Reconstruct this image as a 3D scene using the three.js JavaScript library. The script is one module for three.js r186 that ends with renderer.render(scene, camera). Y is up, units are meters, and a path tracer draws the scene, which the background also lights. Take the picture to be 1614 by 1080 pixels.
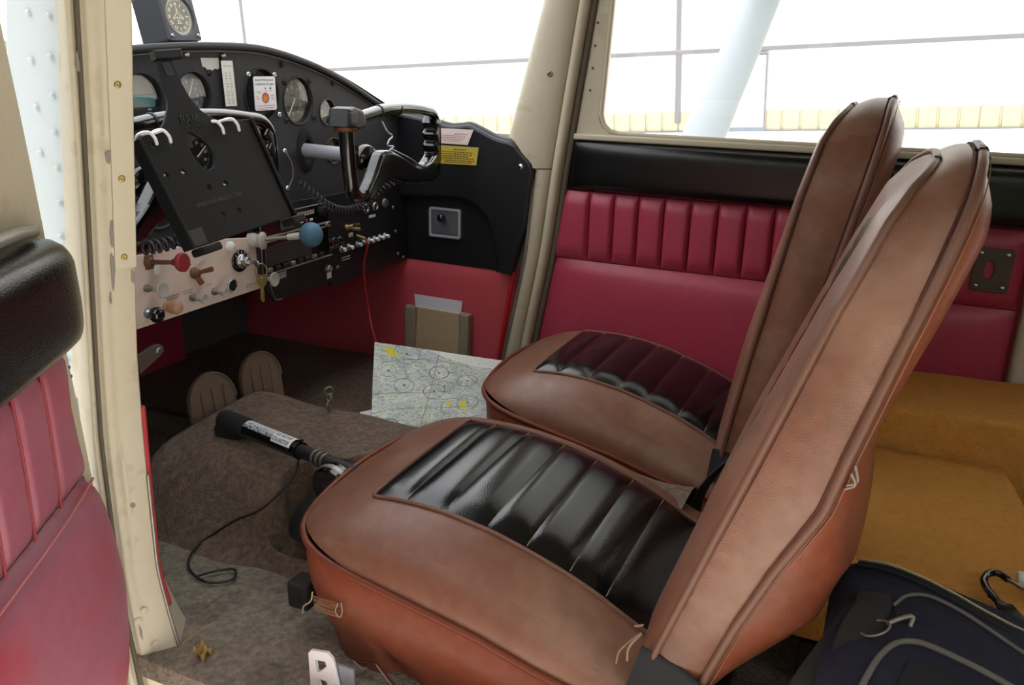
import * as THREE from 'three';
import { RoundedBoxGeometry } from 'three/addons/geometries/RoundedBoxGeometry.js';
import { mergeGeometries, toCreasedNormals } from 'three/addons/utils/BufferGeometryUtils.js';
import { FontLoader } from 'three/addons/loaders/FontLoader.js';
import { TextGeometry } from 'three/addons/geometries/TextGeometry.js';

// ---------------------------------------------------------------- camera, sky, exposure
// metres; x to starboard from the cabin's centre line, y up from the cabin floor, z aft
const scene = new THREE.Scene();
const camera = new THREE.PerspectiveCamera(43.49, 1614 / 1080, 0.05, 300);
camera.position.set(-1.11, 0.67, 0);
camera.up.set(0.27575, 0.94996, -0.14677);
camera.lookAt(-1.11 + 0.86829, 0.67 - 0.31167, -0.38591);
scene.add(camera);
const renderer = new THREE.WebGLRenderer({ antialias: true });
renderer.toneMapping = THREE.LinearToneMapping;
renderer.toneMappingExposure = 1.2;
renderer.shadowMap.enabled = true;
{ // bright overcast sky: even, a little brighter towards the zenith
  const W = 64, H = 32, d = new Float32Array(W * H * 4);
  for (let j = 0; j < H; j++) for (let i = 0; i < W; i++) {
    const e = Math.max(0, Math.sin(((j + 0.5) / H - 0.5) * Math.PI)), l = 0.8 + 0.35 * e, k = (j * W + i) * 4;
    d[k] = 0.985 * l; d[k + 1] = 1.0 * l; d[k + 2] = 1.03 * l; d[k + 3] = 1;
  }
  const sky = new THREE.DataTexture(d, W, H, THREE.RGBAFormat, THREE.FloatType);
  sky.mapping = THREE.EquirectangularReflectionMapping; sky.magFilter = THREE.LinearFilter; sky.needsUpdate = true;
  scene.background = sky; scene.environment = sky;
  scene.backgroundIntensity = 2.5; scene.environmentIntensity = 2.5;
}
{ // hazy sun from straight behind the aircraft: it reaches the apron beside the open door, the wing and cabin roof shade the rest
  const sun = new THREE.DirectionalLight(0xfff7ec, 20);
  sun.position.set(0, 12 * Math.sin(0.62), 12 * Math.cos(0.62)); sun.target.position.set(0, 0, 0);
  sun.castShadow = true; sun.shadow.mapSize.set(2048, 2048); sun.shadow.radius = 3;
  Object.assign(sun.shadow.camera, { left: -9, right: 9, top: 9, bottom: -9, near: 0.5, far: 40 });
  scene.add(sun, sun.target);
}

// ---------------------------------------------------------------- helpers
let seed = 7;
const rnd = () => { seed = (seed * 1664525 + 1013904223) % 4294967296; return seed / 4294967296; };
const V = (x, y, z) => new THREE.Vector3(x, y, z);
const lerp = (a, b, t) => a + (b - a) * t, clamp = (x, a = 0, b = 1) => Math.min(b, Math.max(a, x));
const smooth = (a, b, x) => { const t = clamp((x - a) / (b - a)); return t * t * (3 - 2 * t); };
function table(pts, x) { // piecewise linear lookup, pts sorted by first entry
  if (x <= pts[0][0]) return pts[0][1];
  for (let i = 1; i < pts.length; i++) if (x <= pts[i][0]) return lerp(pts[i - 1][1], pts[i][1], (x - pts[i - 1][0]) / (pts[i][0] - pts[i - 1][0]));
  return pts[pts.length - 1][1];
}
const used = {};
function numbered(n) { used[n] = (used[n] ?? -1) + 1; return used[n] ? n + '_' + String(used[n]).padStart(3, '0') : n; }
function shadows(m) { m.castShadow = true; m.receiveShadow = true; return m; }
function part(name, geo, mat, parent, label) {
  const m = shadows(new THREE.Mesh(Array.isArray(geo) ? merge(geo) : geo, mat));
  m.name = parent === scene ? numbered(name) : name;
  if (label) m.userData.label = label;
  parent.add(m); return m;
}
function thing(name, label, category, group) {
  const g = new THREE.Group(); g.name = numbered(name); g.userData = { label, category };
  if (group) g.userData.group = group;
  scene.add(g); return g;
}
function struct(name, geo, mat, label) {
  const m = geo ? part(name, geo, mat, scene) : new THREE.Group();
  if (!geo) { m.name = numbered(name); scene.add(m); }
  m.userData.kind = 'structure'; if (label) m.userData.label = label;
  return m;
}
function rebase(g, x, y, z) { // put a thing's origin at its base without moving what is built
  g.position.set(x, y, z); for (const c of g.children) c.position.sub(g.position); return g;
}
function merge(gs) {
  return mergeGeometries(gs.map((g) => { const h = g.index ? g.toNonIndexed() : g.clone(); for (const k of Object.keys(h.attributes)) if (!['position', 'normal', 'uv'].includes(k)) h.deleteAttribute(k); if (!h.attributes.uv) h.setAttribute('uv', new THREE.BufferAttribute(new Float32Array(h.attributes.position.count * 2), 2)); return h; }));
}
function boxUV(g0, s = 1) { // uv in metres from the position, by each triangle's main direction
  const g = g0.index ? g0.toNonIndexed() : g0, p = g.attributes.position, uv = new Float32Array(p.count * 2), a = V(), b = V(), c = V(), n = V();
  for (let i = 0; i < p.count; i += 3) {
    a.fromBufferAttribute(p, i); b.fromBufferAttribute(p, i + 1); c.fromBufferAttribute(p, i + 2);
    n.copy(b).sub(a).cross(c.sub(a)); const ax = Math.abs(n.x), ay = Math.abs(n.y), az = Math.abs(n.z);
    for (let k = i; k < i + 3; k++) {
      const x = p.getX(k), y = p.getY(k), z = p.getZ(k);
      uv[2 * k] = s * (ax > ay && ax > az ? z : x); uv[2 * k + 1] = s * (ay >= ax && ay >= az ? z : y);
    }
  }
  g.setAttribute('uv', new THREE.BufferAttribute(uv, 2)); return g;
}
function move(g, x, y, z) { return g.translate(x, y, z); }
function rbox(w, h, d, r = 0.003, x = 0, y = 0, z = 0, seg = 2) { return new RoundedBoxGeometry(w, h, d, seg, Math.min(r, w / 2.01, h / 2.01, d / 2.01)).translate(x, y, z); }
function tube(pts, r, seg = 0, closed = false, rs = 8) {
  const c = new THREE.CatmullRomCurve3(pts.map((p) => V(...p)), closed, 'centripetal');
  const g = new THREE.TubeGeometry(c, seg || pts.length * 5, r, rs, closed);
  if (closed) return g;
  const caps = [0, 1].map((t) => new THREE.SphereGeometry(r, rs, 6).translate(...c.getPoint(t).toArray()));
  return merge([g, ...caps]);
}
function rod(a, b, r, r2 = r, seg = 20) { // cylinder between two points
  const A = V(...a), B = V(...b), d = B.clone().sub(A), g = new THREE.CylinderGeometry(r2, r, d.length(), seg, 1);
  g.applyQuaternion(new THREE.Quaternion().setFromUnitVectors(V(0, 1, 0), d.normalize())); return g.translate((a[0] + b[0]) / 2, (a[1] + b[1]) / 2, (a[2] + b[2]) / 2);
}
function lathe(profile, a, dir = [0, 0, 1], seg = 32) { // profile [[radius, along]], from point a along dir
  const g = new THREE.LatheGeometry(profile.map((p) => new THREE.Vector2(p[0], p[1])), seg);
  g.applyQuaternion(new THREE.Quaternion().setFromUnitVectors(V(0, 1, 0), V(...dir).normalize())); return g.translate(...a);
}
function grid(nu, nv, fn, closeU = false) { // smooth surface from fn(u, v) -> [x, y, z]
  const pos = [], uv = [], idx = [];
  for (let j = 0; j <= nv; j++) for (let i = 0; i <= nu; i++) { const q = fn(i / nu, j / nv); pos.push(...q); uv.push(i / nu, j / nv); }
  for (let j = 0; j < nv; j++) for (let i = 0; i < nu; i++) { const a = j * (nu + 1) + i, b = a + 1, c = a + nu + 1, d = c + 1; idx.push(a, b, d, a, d, c); }
  const g = new THREE.BufferGeometry(); g.setAttribute('position', new THREE.Float32BufferAttribute(pos, 3)); g.setAttribute('uv', new THREE.Float32BufferAttribute(uv, 2)); g.setIndex(idx); g.computeVertexNormals();
  if (closeU) { const n = g.attributes.normal; for (let j = 0; j <= nv; j++) { const a = j * (nu + 1), b = a + nu, s = V().fromBufferAttribute(n, a).add(V().fromBufferAttribute(n, b)).normalize(); n.setXYZ(a, s.x, s.y, s.z); n.setXYZ(b, s.x, s.y, s.z); } }
  return g;
}
function polyShape(pts, holes = []) {
  const s = new THREE.Shape(pts.map((p) => new THREE.Vector2(p[0], p[1])));
  for (const h of holes) s.holes.push(new THREE.Path(h.map((p) => new THREE.Vector2(p[0], p[1])))); return s;
}
function circlePts(cx, cy, r, n = 28, ry = r) { return Array.from({ length: n }, (_, i) => [cx + r * Math.cos(-2 * Math.PI * i / n), cy + ry * Math.sin(-2 * Math.PI * i / n)]); }
function rrectPts(x0, y0, x1, y1, r, n = 4) {
  const o = []; [[x1 - r, y1 - r, 0], [x0 + r, y1 - r, 1], [x0 + r, y0 + r, 2], [x1 - r, y0 + r, 3]].forEach(([cx, cy, q]) => { for (let i = 0; i <= n; i++) { const a = (q + i / n) * Math.PI / 2; o.push([cx + r * Math.cos(a), cy + r * Math.sin(a)]); } }); return o;
}
function extr(pts, depth, bevel = 0.001, holes = [], bs = 2) { // in xy, front face at z = 0, back at -depth
  const g = new THREE.ExtrudeGeometry(polyShape(pts, holes), { depth: Math.max(1e-5, depth - 2 * bevel), bevelEnabled: bevel > 0, bevelThickness: bevel, bevelSize: bevel, bevelOffset: -bevel, bevelSegments: bs, curveSegments: 12 });
  return g.translate(0, 0, -depth + bevel);
}
// the same on the starboard side wall: pts are [z, y], the face looks inboard (-x) at x
function extrX(pts, depth, bevel, x, holes = []) {
  const f = (h) => h.map(([z, y]) => [z, y]);
  return extr(f(pts), depth, bevel, holes.map(f)).applyMatrix4(new THREE.Matrix4().makeBasis(V(0, 0, 1), V(0, 1, 0), V(-1, 0, 0))).translate(x, 0, 0);
}
function spline(pts, n, closed = false) { return new THREE.CatmullRomCurve3(pts.map((p) => V(p[0], p[1], p[2] ?? 0)), closed, 'centripetal').getPoints(n).map((p) => [p.x, p.y, p.z]); }
// ribbon: a strip with thickness along points, width along given direction(s)
function ribbon(pts, wdir, width, thick, seg = 40) {
  const c = new THREE.CatmullRomCurve3(pts.map((p) => V(...p)), false, 'centripetal'), W = V(...wdir).normalize();
  return grid(12, seg, (u, v) => {
    const p = c.getPoint(v), t = c.getTangent(v), w = W.clone().addScaledVector(t, -W.dot(t)).normalize(), n = t.clone().cross(w);
    const a = u * 2 * Math.PI, q = Math.cos(a), s = Math.sin(a), e = (x, k) => Math.sign(x) * Math.abs(x) ** k;
    return p.addScaledVector(w, e(q, 0.3) * width / 2).addScaledVector(n, e(s, 0.5) * thick / 2).toArray();
  }, true);
}

// ---------------------------------------------------------------- textures and materials
function hash(x, y, s) { let h = Math.imul(x, 374761393) ^ Math.imul(y, 668265263) ^ Math.imul(s, 1274126177); h = Math.imul(h ^ (h >>> 13), 1274126177); return ((h ^ (h >>> 16)) >>> 0) / 4294967296; }
function vnoise(x, y, per, s) { // tiling value noise
  const xi = Math.floor(x), yi = Math.floor(y), fx = x - xi, fy = y - yi, m = (a) => ((a % per) + per) % per, u = fx * fx * (3 - 2 * fx), v = fy * fy * (3 - 2 * fy);
  return lerp(lerp(hash(m(xi), m(yi), s), hash(m(xi + 1), m(yi), s), u), lerp(hash(m(xi), m(yi + 1), s), hash(m(xi + 1), m(yi + 1), s), u), v);
}
function fbm(u, v, f, oct, s) { let a = 0.5, r = 0, t = 0; for (let o = 0; o < oct; o++) { r += a * vnoise(u * f, v * f, f, s + o); t += a; a *= 0.55; f *= 2; } return r / t; }
function cells(u, v, f, s) { // distance to nearest of jittered points: leather pebbles
  const x = u * f, y = v * f, xi = Math.floor(x), yi = Math.floor(y); let d = 9, d2 = 9;
  for (let j = -1; j < 2; j++) for (let i = -1; i < 2; i++) { const a = ((xi + i) % f + f) % f, b = ((yi + j) % f + f) % f, px = xi + i + hash(a, b, s), py = yi + j + hash(a, b, s + 9), q = Math.hypot(px - x, py - y); if (q < d) { d2 = d; d = q; } else if (q < d2) d2 = q; }
  return d2 - d;
}
function tex(size, fn, srgb = false, rep = 1) { // fn(u, v) -> 0..1 grey or [r, g, b] 0..255
  const d = new Uint8Array(size * size * 4);
  for (let j = 0; j < size; j++) for (let i = 0; i < size; i++) { let c = fn(i / size, j / size); if (!Array.isArray(c)) { c = clamp(c) * 255; c = [c, c, c]; } const k = (j * size + i) * 4; d[k] = clamp(c[0], 0, 255); d[k + 1] = clamp(c[1], 0, 255); d[k + 2] = clamp(c[2], 0, 255); d[k + 3] = 255; }
  const t = new THREE.DataTexture(d, size, size); t.wrapS = t.wrapT = THREE.RepeatWrapping; t.magFilter = THREE.LinearFilter; t.minFilter = THREE.LinearMipmapLinearFilter; t.generateMipmaps = true;
  if (srgb) t.colorSpace = THREE.SRGBColorSpace; t.repeat.set(rep, rep); t.needsUpdate = true; return t;
}
const mix3 = (a, b, t) => [lerp(a[0], b[0], t), lerp(a[1], b[1], t), lerp(a[2], b[2], t)];
const leatherBump = tex(256, (u, v) => 0.35 + 0.65 * smooth(0.02, 0.4, cells(u, v, 40, 3)) * (0.7 + 0.3 * fbm(u, v, 8, 3, 5)), false, 9);
const fineBump = tex(256, (u, v) => fbm(u, v, 64, 2, 17), false, 6);
const carpetBump = tex(256, (u, v) => 0.6 * fbm(u, v, 96, 2, 21) + 0.4 * fbm(u, v, 12, 3, 23), false, 5);
const foamBump = tex(256, (u, v) => 0.5 * fbm(u, v, 80, 2, 31) + 0.5 * smooth(0.1, 0.5, cells(u, v, 50, 33)), false, 6);
const weaveBump = tex(128, (u, v) => 0.5 + 0.25 * Math.sin(u * 2 * Math.PI * 32) + 0.25 * Math.sin(v * 2 * Math.PI * 32), false, 10);
// worn brown vinyl: rubbed and soiled patches with their own grain
const vinyl = (base, rub, soil, k) => tex(512, (u, v) => {
  const w = smooth(0.44, 0.64, fbm(u, v, 5, 5, 41 + k)), g = fbm(u, v, 60, 2, 43) - 0.5, st = smooth(0.6, 0.75, fbm(u, v, 9, 4, 47 + k)), sk = smooth(0.55, 0.8, vnoise(u * 90, v * 7, 630, 49 + k)) * w;
  let c = mix3(base, rub, w); c = mix3(c, soil, 0.4 * st); c = mix3(c, rub, 0.3 * sk);
  return c.map((x) => x + g * 12);
}, true, 1.6);
const vinylMap = vinyl([124, 66, 45], [116, 69, 51], [106, 68, 52], 0), wornMap = vinyl([118, 79, 62], [127, 92, 75], [101, 76, 62], 20);
const carpetMap = tex(512, (u, v) => {
  const g = fbm(u, v, 128, 2, 51) - 0.5, m = fbm(u, v, 6, 5, 53), s = smooth(0.56, 0.72, fbm(u, v, 14, 4, 57));
  let c = mix3([116, 107, 95], [128, 119, 105], m); c = mix3(c, [92, 84, 74], 0.5 * s);
  return c.map((x) => x + g * 46);
}, true, 1.5);
const brownShadedMap = tex(512, (u, v) => {  // brown pile, also darkened to stand in for light falling off forward
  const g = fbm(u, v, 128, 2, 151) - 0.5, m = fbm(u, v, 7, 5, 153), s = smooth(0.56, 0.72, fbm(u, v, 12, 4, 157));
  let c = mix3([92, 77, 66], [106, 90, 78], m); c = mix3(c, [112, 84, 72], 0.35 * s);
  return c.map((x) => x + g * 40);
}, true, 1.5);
const foamMap = tex(256, (u, v) => { const g = fbm(u, v, 70, 2, 61) - 0.5, m = fbm(u, v, 4, 4, 63); return mix3([202, 141, 62], [214, 154, 72], m).map((x) => x + g * 14); }, true, 2);
const paintMap = tex(256, (u, v) => { const m = fbm(u, v, 5, 5, 71), g = fbm(u, v, 50, 2, 73) - 0.5, s = smooth(0.68, 0.74, fbm(u, v, 11, 4, 75)); return mix3(mix3([186, 175, 152], [194, 184, 163], m), [170, 157, 132], 0.5 * s).map((x) => x + g * 6); }, true, 2.5);
const redMap = tex(256, (u, v) => { const m = fbm(u, v, 5, 4, 81), g = fbm(u, v, 60, 2, 83) - 0.5; return mix3([172, 57, 78], [160, 54, 77], m).map((x) => x + g * 8); }, true, 2);
const doorRedMap = tex(512, (u, v) => { const m = smooth(0.4, 0.62, fbm(u, v, 4, 5, 87)), g = fbm(u, v, 60, 2, 83) - 0.5; return mix3([152, 86, 102], [160, 62, 76], m).map((x) => x + g * 8); }, true, 1.4);
const concreteMap = tex(512, (u, v) => { const m = fbm(u, v, 6, 5, 91), g = fbm(u, v, 90, 2, 93) - 0.5; return mix3([176, 172, 164], [196, 193, 186], m).map((x) => x + g * 20); }, true, 0.15);

const std = (color, roughness = 0.6, metalness = 0, extra = {}) => new THREE.MeshStandardMaterial({ color, roughness, metalness, ...extra });
const phys = (o) => new THREE.MeshPhysicalMaterial(o);
const M = {
  vinyl: phys({ map: vinylMap, roughness: 0.36, bumpMap: leatherBump, bumpScale: 0.0002, specularIntensity: 0.45 }),
  wornVinyl: phys({ map: wornMap, roughness: 0.36, bumpMap: leatherBump, bumpScale: 0.0002, specularIntensity: 0.8 }),
  piping: phys({ color: 0x6f3826, roughness: 0.4, specularIntensity: 0.5 }),
  wornPiping: phys({ color: 0x6b4a3c, roughness: 0.4, specularIntensity: 0.7 }),
  thread: std(0x9a8470, 0.9), stitch: std(0x8a6f5a, 0.9), redThread: std(0x4a1a14, 0.8),
  blackVinyl: phys({ color: 0x070708, roughness: 0.24, bumpMap: leatherBump, bumpScale: 0.0002 }),
  insert: phys({ color: 0x060607, roughness: 0.2, bumpMap: leatherBump, bumpScale: 0.00008, ior: 1.55 }),
  blackVinylDull: phys({ color: 0x111115, roughness: 0.4, bumpMap: leatherBump, bumpScale: 0.0002 }),
  red: phys({ map: redMap, roughness: 0.42, bumpMap: fineBump, bumpScale: 0.00012 }),
  litKickRed: phys({ color: 0xc44e58, roughness: 0.5, bumpMap: fineBump, bumpScale: 0.00012 }),  // redder than the wall, and lightened to make up for missing door light
  doorRed: phys({ map: doorRedMap, roughness: 0.5, bumpMap: fineBump, bumpScale: 0.00012 }),
  redWorn: std(0x96303a, 0.6),
  paint: phys({ map: paintMap, roughness: 0.45 }),
  creamPaint: phys({ color: 0xc0b69f, roughness: 0.4 }),
  white: phys({ color: 0xc2cad0, roughness: 0.4 }),
  blueGrey: std(0x77828f, 0.5),
  chip: std(0x847a76, 0.7), rubber: std(0x5d5347, 0.85), bareMetal: std(0x9a958c, 0.45, 0.7),
  panel: phys({ color: 0x2b2b30, roughness: 0.62, bumpMap: fineBump, bumpScale: 0.0001 }),
  panelDark: phys({ color: 0x121214, roughness: 0.55, bumpMap: fineBump, bumpScale: 0.0001 }),
  glarePad: phys({ color: 0x18181a, roughness: 0.55, bumpMap: leatherBump, bumpScale: 0.0002 }),
  plastic: phys({ color: 0x141519, roughness: 0.42, bumpMap: fineBump, bumpScale: 0.0001 }),
  mount: phys({ color: 0x09090a, roughness: 0.55, specularIntensity: 0.55 }),
  gloss: phys({ color: 0x070708, roughness: 0.16, clearcoat: 0.5, clearcoatRoughness: 0.1 }),
  cordRubber: std(0x34343a, 0.4), strutPaint: phys({ color: 0xaab2b8, roughness: 0.4 }),
  blackRubber: std(0x08080a, 0.7), matteBlack: std(0x0a0a0b, 0.85),
  chrome: std(0xc8c8c8, 0.25, 1), steel: std(0xa9adb5, 0.32, 1), shaft: std(0xc6c9d0, 0.42, 0.55), brass: std(0xa08c58, 0.4, 0.9), dullMetal: std(0x8a8578, 0.5, 0.8),
  beige: phys({ color: 0xd2beb2, roughness: 0.55, bumpMap: fineBump, bumpScale: 0.0001 }),
  greyKnob: phys({ color: 0xaaa59c, roughness: 0.45 }), tanKnob: phys({ color: 0xb58a6c, roughness: 0.45 }), redKnob: phys({ color: 0x8c2a33, roughness: 0.4 }),
  brownMetal: std(0x6b4a38, 0.5, 0.4), copper: std(0x7a4a35, 0.5, 0.5),
  ball: phys({ color: 0x41687e, roughness: 0.6 }), whitePlastic: phys({ color: 0xd9dada, roughness: 0.4 }), label: std(0xd8d6d0, 0.6),
  glass: phys({ color: 0xffffff, roughness: 0.02, transmission: 1, thickness: 0, ior: 1.45 }),
  carpet: std(0xffffff, 1, 0, { map: carpetMap, bumpMap: carpetBump, bumpScale: 0.003 }),
  brownShadedCarpet: std(0xffffff, 1, 0, { map: brownShadedMap, bumpMap: carpetBump, bumpScale: 0.003 }),
  darkMat: std(0x1e1e20, 0.9), firewall: std(0x595853, 0.8),
  pocket: phys({ color: 0xbba382, roughness: 0.6, bumpMap: fineBump, bumpScale: 0.0003 }), pocketEdge: std(0x8f8470, 0.6),
  paper: std(0xdfdde4, 0.8), foam: std(0xffffff, 0.95, 0, { map: foamMap, bumpMap: foamBump, bumpScale: 0.0015 }),
  navy: std(0x0a0e22, 0.85, 0, { bumpMap: weaveBump, bumpScale: 0.0004 }), navyDark: std(0x0b0c14, 0.85), bagPipe: std(0x5a5750, 0.7), strap: std(0x23221d, 0.9, 0, { bumpMap: weaveBump, bumpScale: 0.0005 }), zip: std(0xb4aa8a, 0.4, 0.6),
  belt: std(0x1d1e24, 0.6, 0, { bumpMap: weaveBump, bumpScale: 0.0004 }),
  pedal: std(0x7d6a58, 0.6, 0.1), redCable: phys({ color: 0x8c1420, roughness: 0.4 }),
  concrete: std(0xffffff, 0.95, 0, { map: concreteMap }), hangar: std(0xeeece7, 0.8), hangarBand: std(0xbdb69c, 0.8), hangarSeam: std(0x77787d, 0.7), hangarDoor: std(0xe4e4e2, 0.7),
  headliner: std(0x6e685f, 0.9), leaf: std(0xa88a4a, 0.8),
};
function canvasTex(w, h, draw) {
  const c = document.createElement('canvas'); c.width = w; c.height = h; const x = c.getContext('2d'); draw(x, w, h);
  const t = new THREE.CanvasTexture(c); t.colorSpace = THREE.SRGBColorSpace; t.magFilter = THREE.LinearFilter; t.anisotropy = 8; return t;
}
const printMat = (t, rough = 0.55) => new THREE.MeshPhysicalMaterial({ map: t, roughness: rough });
// flat printed sheet with thickness; corners tl, tr, br, bl in space
function sheet(tl, tr, br, bl, thick, n = 1, bulge = null) {
  const A = V(...tl), B = V(...tr), Cc = V(...br), D = V(...bl), nn = B.clone().sub(A).cross(D.clone().sub(A)).normalize().negate();
  const P = (u, v, o) => { const p = A.clone().lerp(B, u).lerp(D.clone().lerp(Cc, u), v); p.addScaledVector(nn, o + (bulge ? bulge(u, v) : 0)); return p.toArray(); };
  const flip = (g) => { const i = g.index.array; for (let k = 0; k < i.length; k += 3) { const t = i[k]; i[k] = i[k + 1]; i[k + 1] = t; } g.computeVertexNormals(); return g; };
  const fr = flip(grid(n, n, (u, v) => P(u, v, thick))); const uv = fr.attributes.uv; for (let i = 0; i < uv.count; i++) uv.setY(i, 1 - uv.getY(i));
  const bk = grid(n, n, (u, v) => P(u, v, 0)), e = [];
  const rim = [[0, 0, 1, 0], [1, 0, 1, 1], [1, 1, 0, 1], [0, 1, 0, 0]];
  for (const [a, b, c, d] of rim) e.push(grid(n, 1, (u, v) => P(lerp(a, c, u), lerp(b, d, u), v * thick)));
  for (const g of [bk, ...e]) g.attributes.uv.array.fill(0.004);
  return merge([fr, bk, ...e]);
}

// ---------------------------------------------------------------- outside: ground, hangar, wing
const SLOPE = 0.062;                       // the aeroplane sits nose-up a little on level ground
{
  const g = boxUV(new THREE.BoxGeometry(160, 0.3, 160, 8, 1, 8));
  const ground = struct('ground', g, M.concrete, 'pale concrete apron around the aircraft');
  ground.rotation.x = -Math.atan(SLOPE); ground.position.set(0, -0.96, 0);
}
struct('lawn', boxUV(new THREE.BoxGeometry(60, 0.06, 120, 4, 1, 8).translate(-33.6, -0.79, 0)), std(0x2c3a1c, 1), 'dull grass beyond the apron on the port side').rotation.x = -Math.atan(SLOPE);
{ // trees far off on the port side, mirrored darkly in the gauges and vinyl
  const t = thing('tree_row', 'row of dark trees across the grass on the port side', 'trees'); t.userData.kind = 'stuff';
  const crown = new THREE.IcosahedronGeometry(1, 3); { const p = crown.attributes.position; for (let i = 0; i < p.count; i++) { const x = p.getX(i), y = p.getY(i), z = p.getZ(i), k = 1 + 0.18 * Math.sin(x * 7 + z * 5) * Math.cos(y * 6 + x * 3); p.setXYZ(i, x * k, y * k, z * k); } crown.computeVertexNormals(); }
  const gs = []; for (let i = 0; i < 34; i++) { const a = -1.3 + i / 33 * 3.5, R0 = 26 + 5 * rnd(), h = 3.2 + 1.6 * rnd(); gs.push(crown.clone().scale(2.6 + rnd(), h, 2.6 + rnd()).translate(-Math.cos(a) * R0, h - 1.2, Math.sin(a) * R0)); }
  part('foliage', gs, std(0x1f2a17, 1), t).userData.kind = 'stuff';
}
{ // hangar: long pale wall 25 m off to starboard, with a door, a ribbed foot band and dark seams
  const X = 24, Y0 = -0.85, h = thing('hangar', 'long pale hangar wall with dark seams seen through the far windows', 'hangar');
  const zs = [-46, -36.5, -29, -21.4, -13.75, -6.1, 1.55, 9.2, 17, 26];
  for (let i = 0; i + 1 < zs.length; i++) {
    const w = zs[i + 1] - zs[i] - 0.02, c = (zs[i + 1] + zs[i]) / 2;
    part('lower_panel', rbox(0.12, 1.62, w, 0.01, 0.06, 0.62 + 0.81, c), M.hangar, h);
    part('upper_panel', rbox(0.12, 4.6, w, 0.01, 0.06, 2.27 + 2.3, c), M.hangar, h);
    const ribs = []; for (let z = zs[i] + 0.02; z < zs[i + 1] - 0.3; z += 0.48) ribs.push(rbox(0.07, 0.6, 0.42, 0.03, 0.03, 0.31, z + 0.22), rbox(0.03, 0.6, 0.06, 0.008, 0.05, 0.31, z + 0.46));
    const b = part('foot_band', ribs, M.hangarBand, h); b.userData.kind = 'stuff';
  }
  part('seam_strip', rbox(0.1, 0.12, 74, 0.02, -0.03, 2.22, -10), M.hangarSeam, h, 'dark horizontal seam strip');
  for (const z of [-21.4, -6.1]) part('seam_post', rbox(0.1, 6.6, 0.16, 0.02, -0.02, 3.6, z), M.hangarSeam, h, 'dark vertical seam post');
  part('foot_rail', rbox(0.1, 0.1, 74, 0.01, -0.02, 0.03, -10), M.hangarSeam, h);
  const d = part('door', rbox(0.08, 1.95, 1.0, 0.01, -0.03, 1.08, -4.2), M.hangarDoor, h);
  part('door_frame', [rbox(0.1, 2.1, 0.05, 0.01, -0.04, 1.05, -4.73), rbox(0.1, 2.1, 0.05, 0.01, -0.04, 1.05, -3.67), rbox(0.1, 0.05, 1.1, 0.01, -0.04, 2.1, -4.2)], M.hangarSeam, h);
  part('door_foot', rbox(0.1, 0.14, 1.05, 0.01, -0.04, 0.09, -4.2), M.blueGrey, h);
  part('roof', new THREE.BoxGeometry(14, 0.3, 74).translate(7, 7, -10), M.hangar, h);
  h.position.set(X, Y0, 0); h.rotation.x = -Math.atan(SLOPE);
}
{ // high wing over the cabin (out of frame) and its starboard strut
  const wing = thing('wing', 'white high wing spanning over the cabin roof', 'wing');
  const prof = [[-0.62, 1.05], [-0.6, 1.09], [-0.5, 1.14], [-0.25, 1.17], [0.1, 1.16], [0.5, 1.12], [0.9, 1.06], [0.9, 1.05], [0.5, 1.045], [0, 1.03], [-0.4, 1.03], [-0.6, 1.035]];
  part('wing_skin', extrX(prof, 10, 0.01, -5), M.white, wing);
  rebase(wing, 0, 1.03, 0);
  const st = thing('wing_strut', 'white wing strut slanting up beyond the starboard window', 'strut');
  const n = 24, A = V(0.56, -0.09, -0.57), B = V(2.31, 0.965, -0.537), dir = B.clone().sub(A).normalize(), side = V(0, 0, 1), up = dir.clone().cross(side).normalize();
  part('strut_tube', grid(n, 8, (u, v) => { const p = A.clone().lerp(B, v), a = u * 2 * Math.PI; return p.addScaledVector(side, 0.066 * Math.cos(a)).addScaledVector(up, 0.02 * Math.sin(a)).toArray(); }, true), M.strutPaint, st);
  part('lower_fitting', rbox(0.06, 0.08, 0.09, 0.01, 0.55, -0.09, -0.57), M.steel, st);
  part('upper_fitting', rbox(0.06, 0.08, 0.09, 0.01, 2.34, 0.985, -0.535), M.steel, st);
  rebase(st, 0.56, -0.09, -0.57);
}

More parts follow.
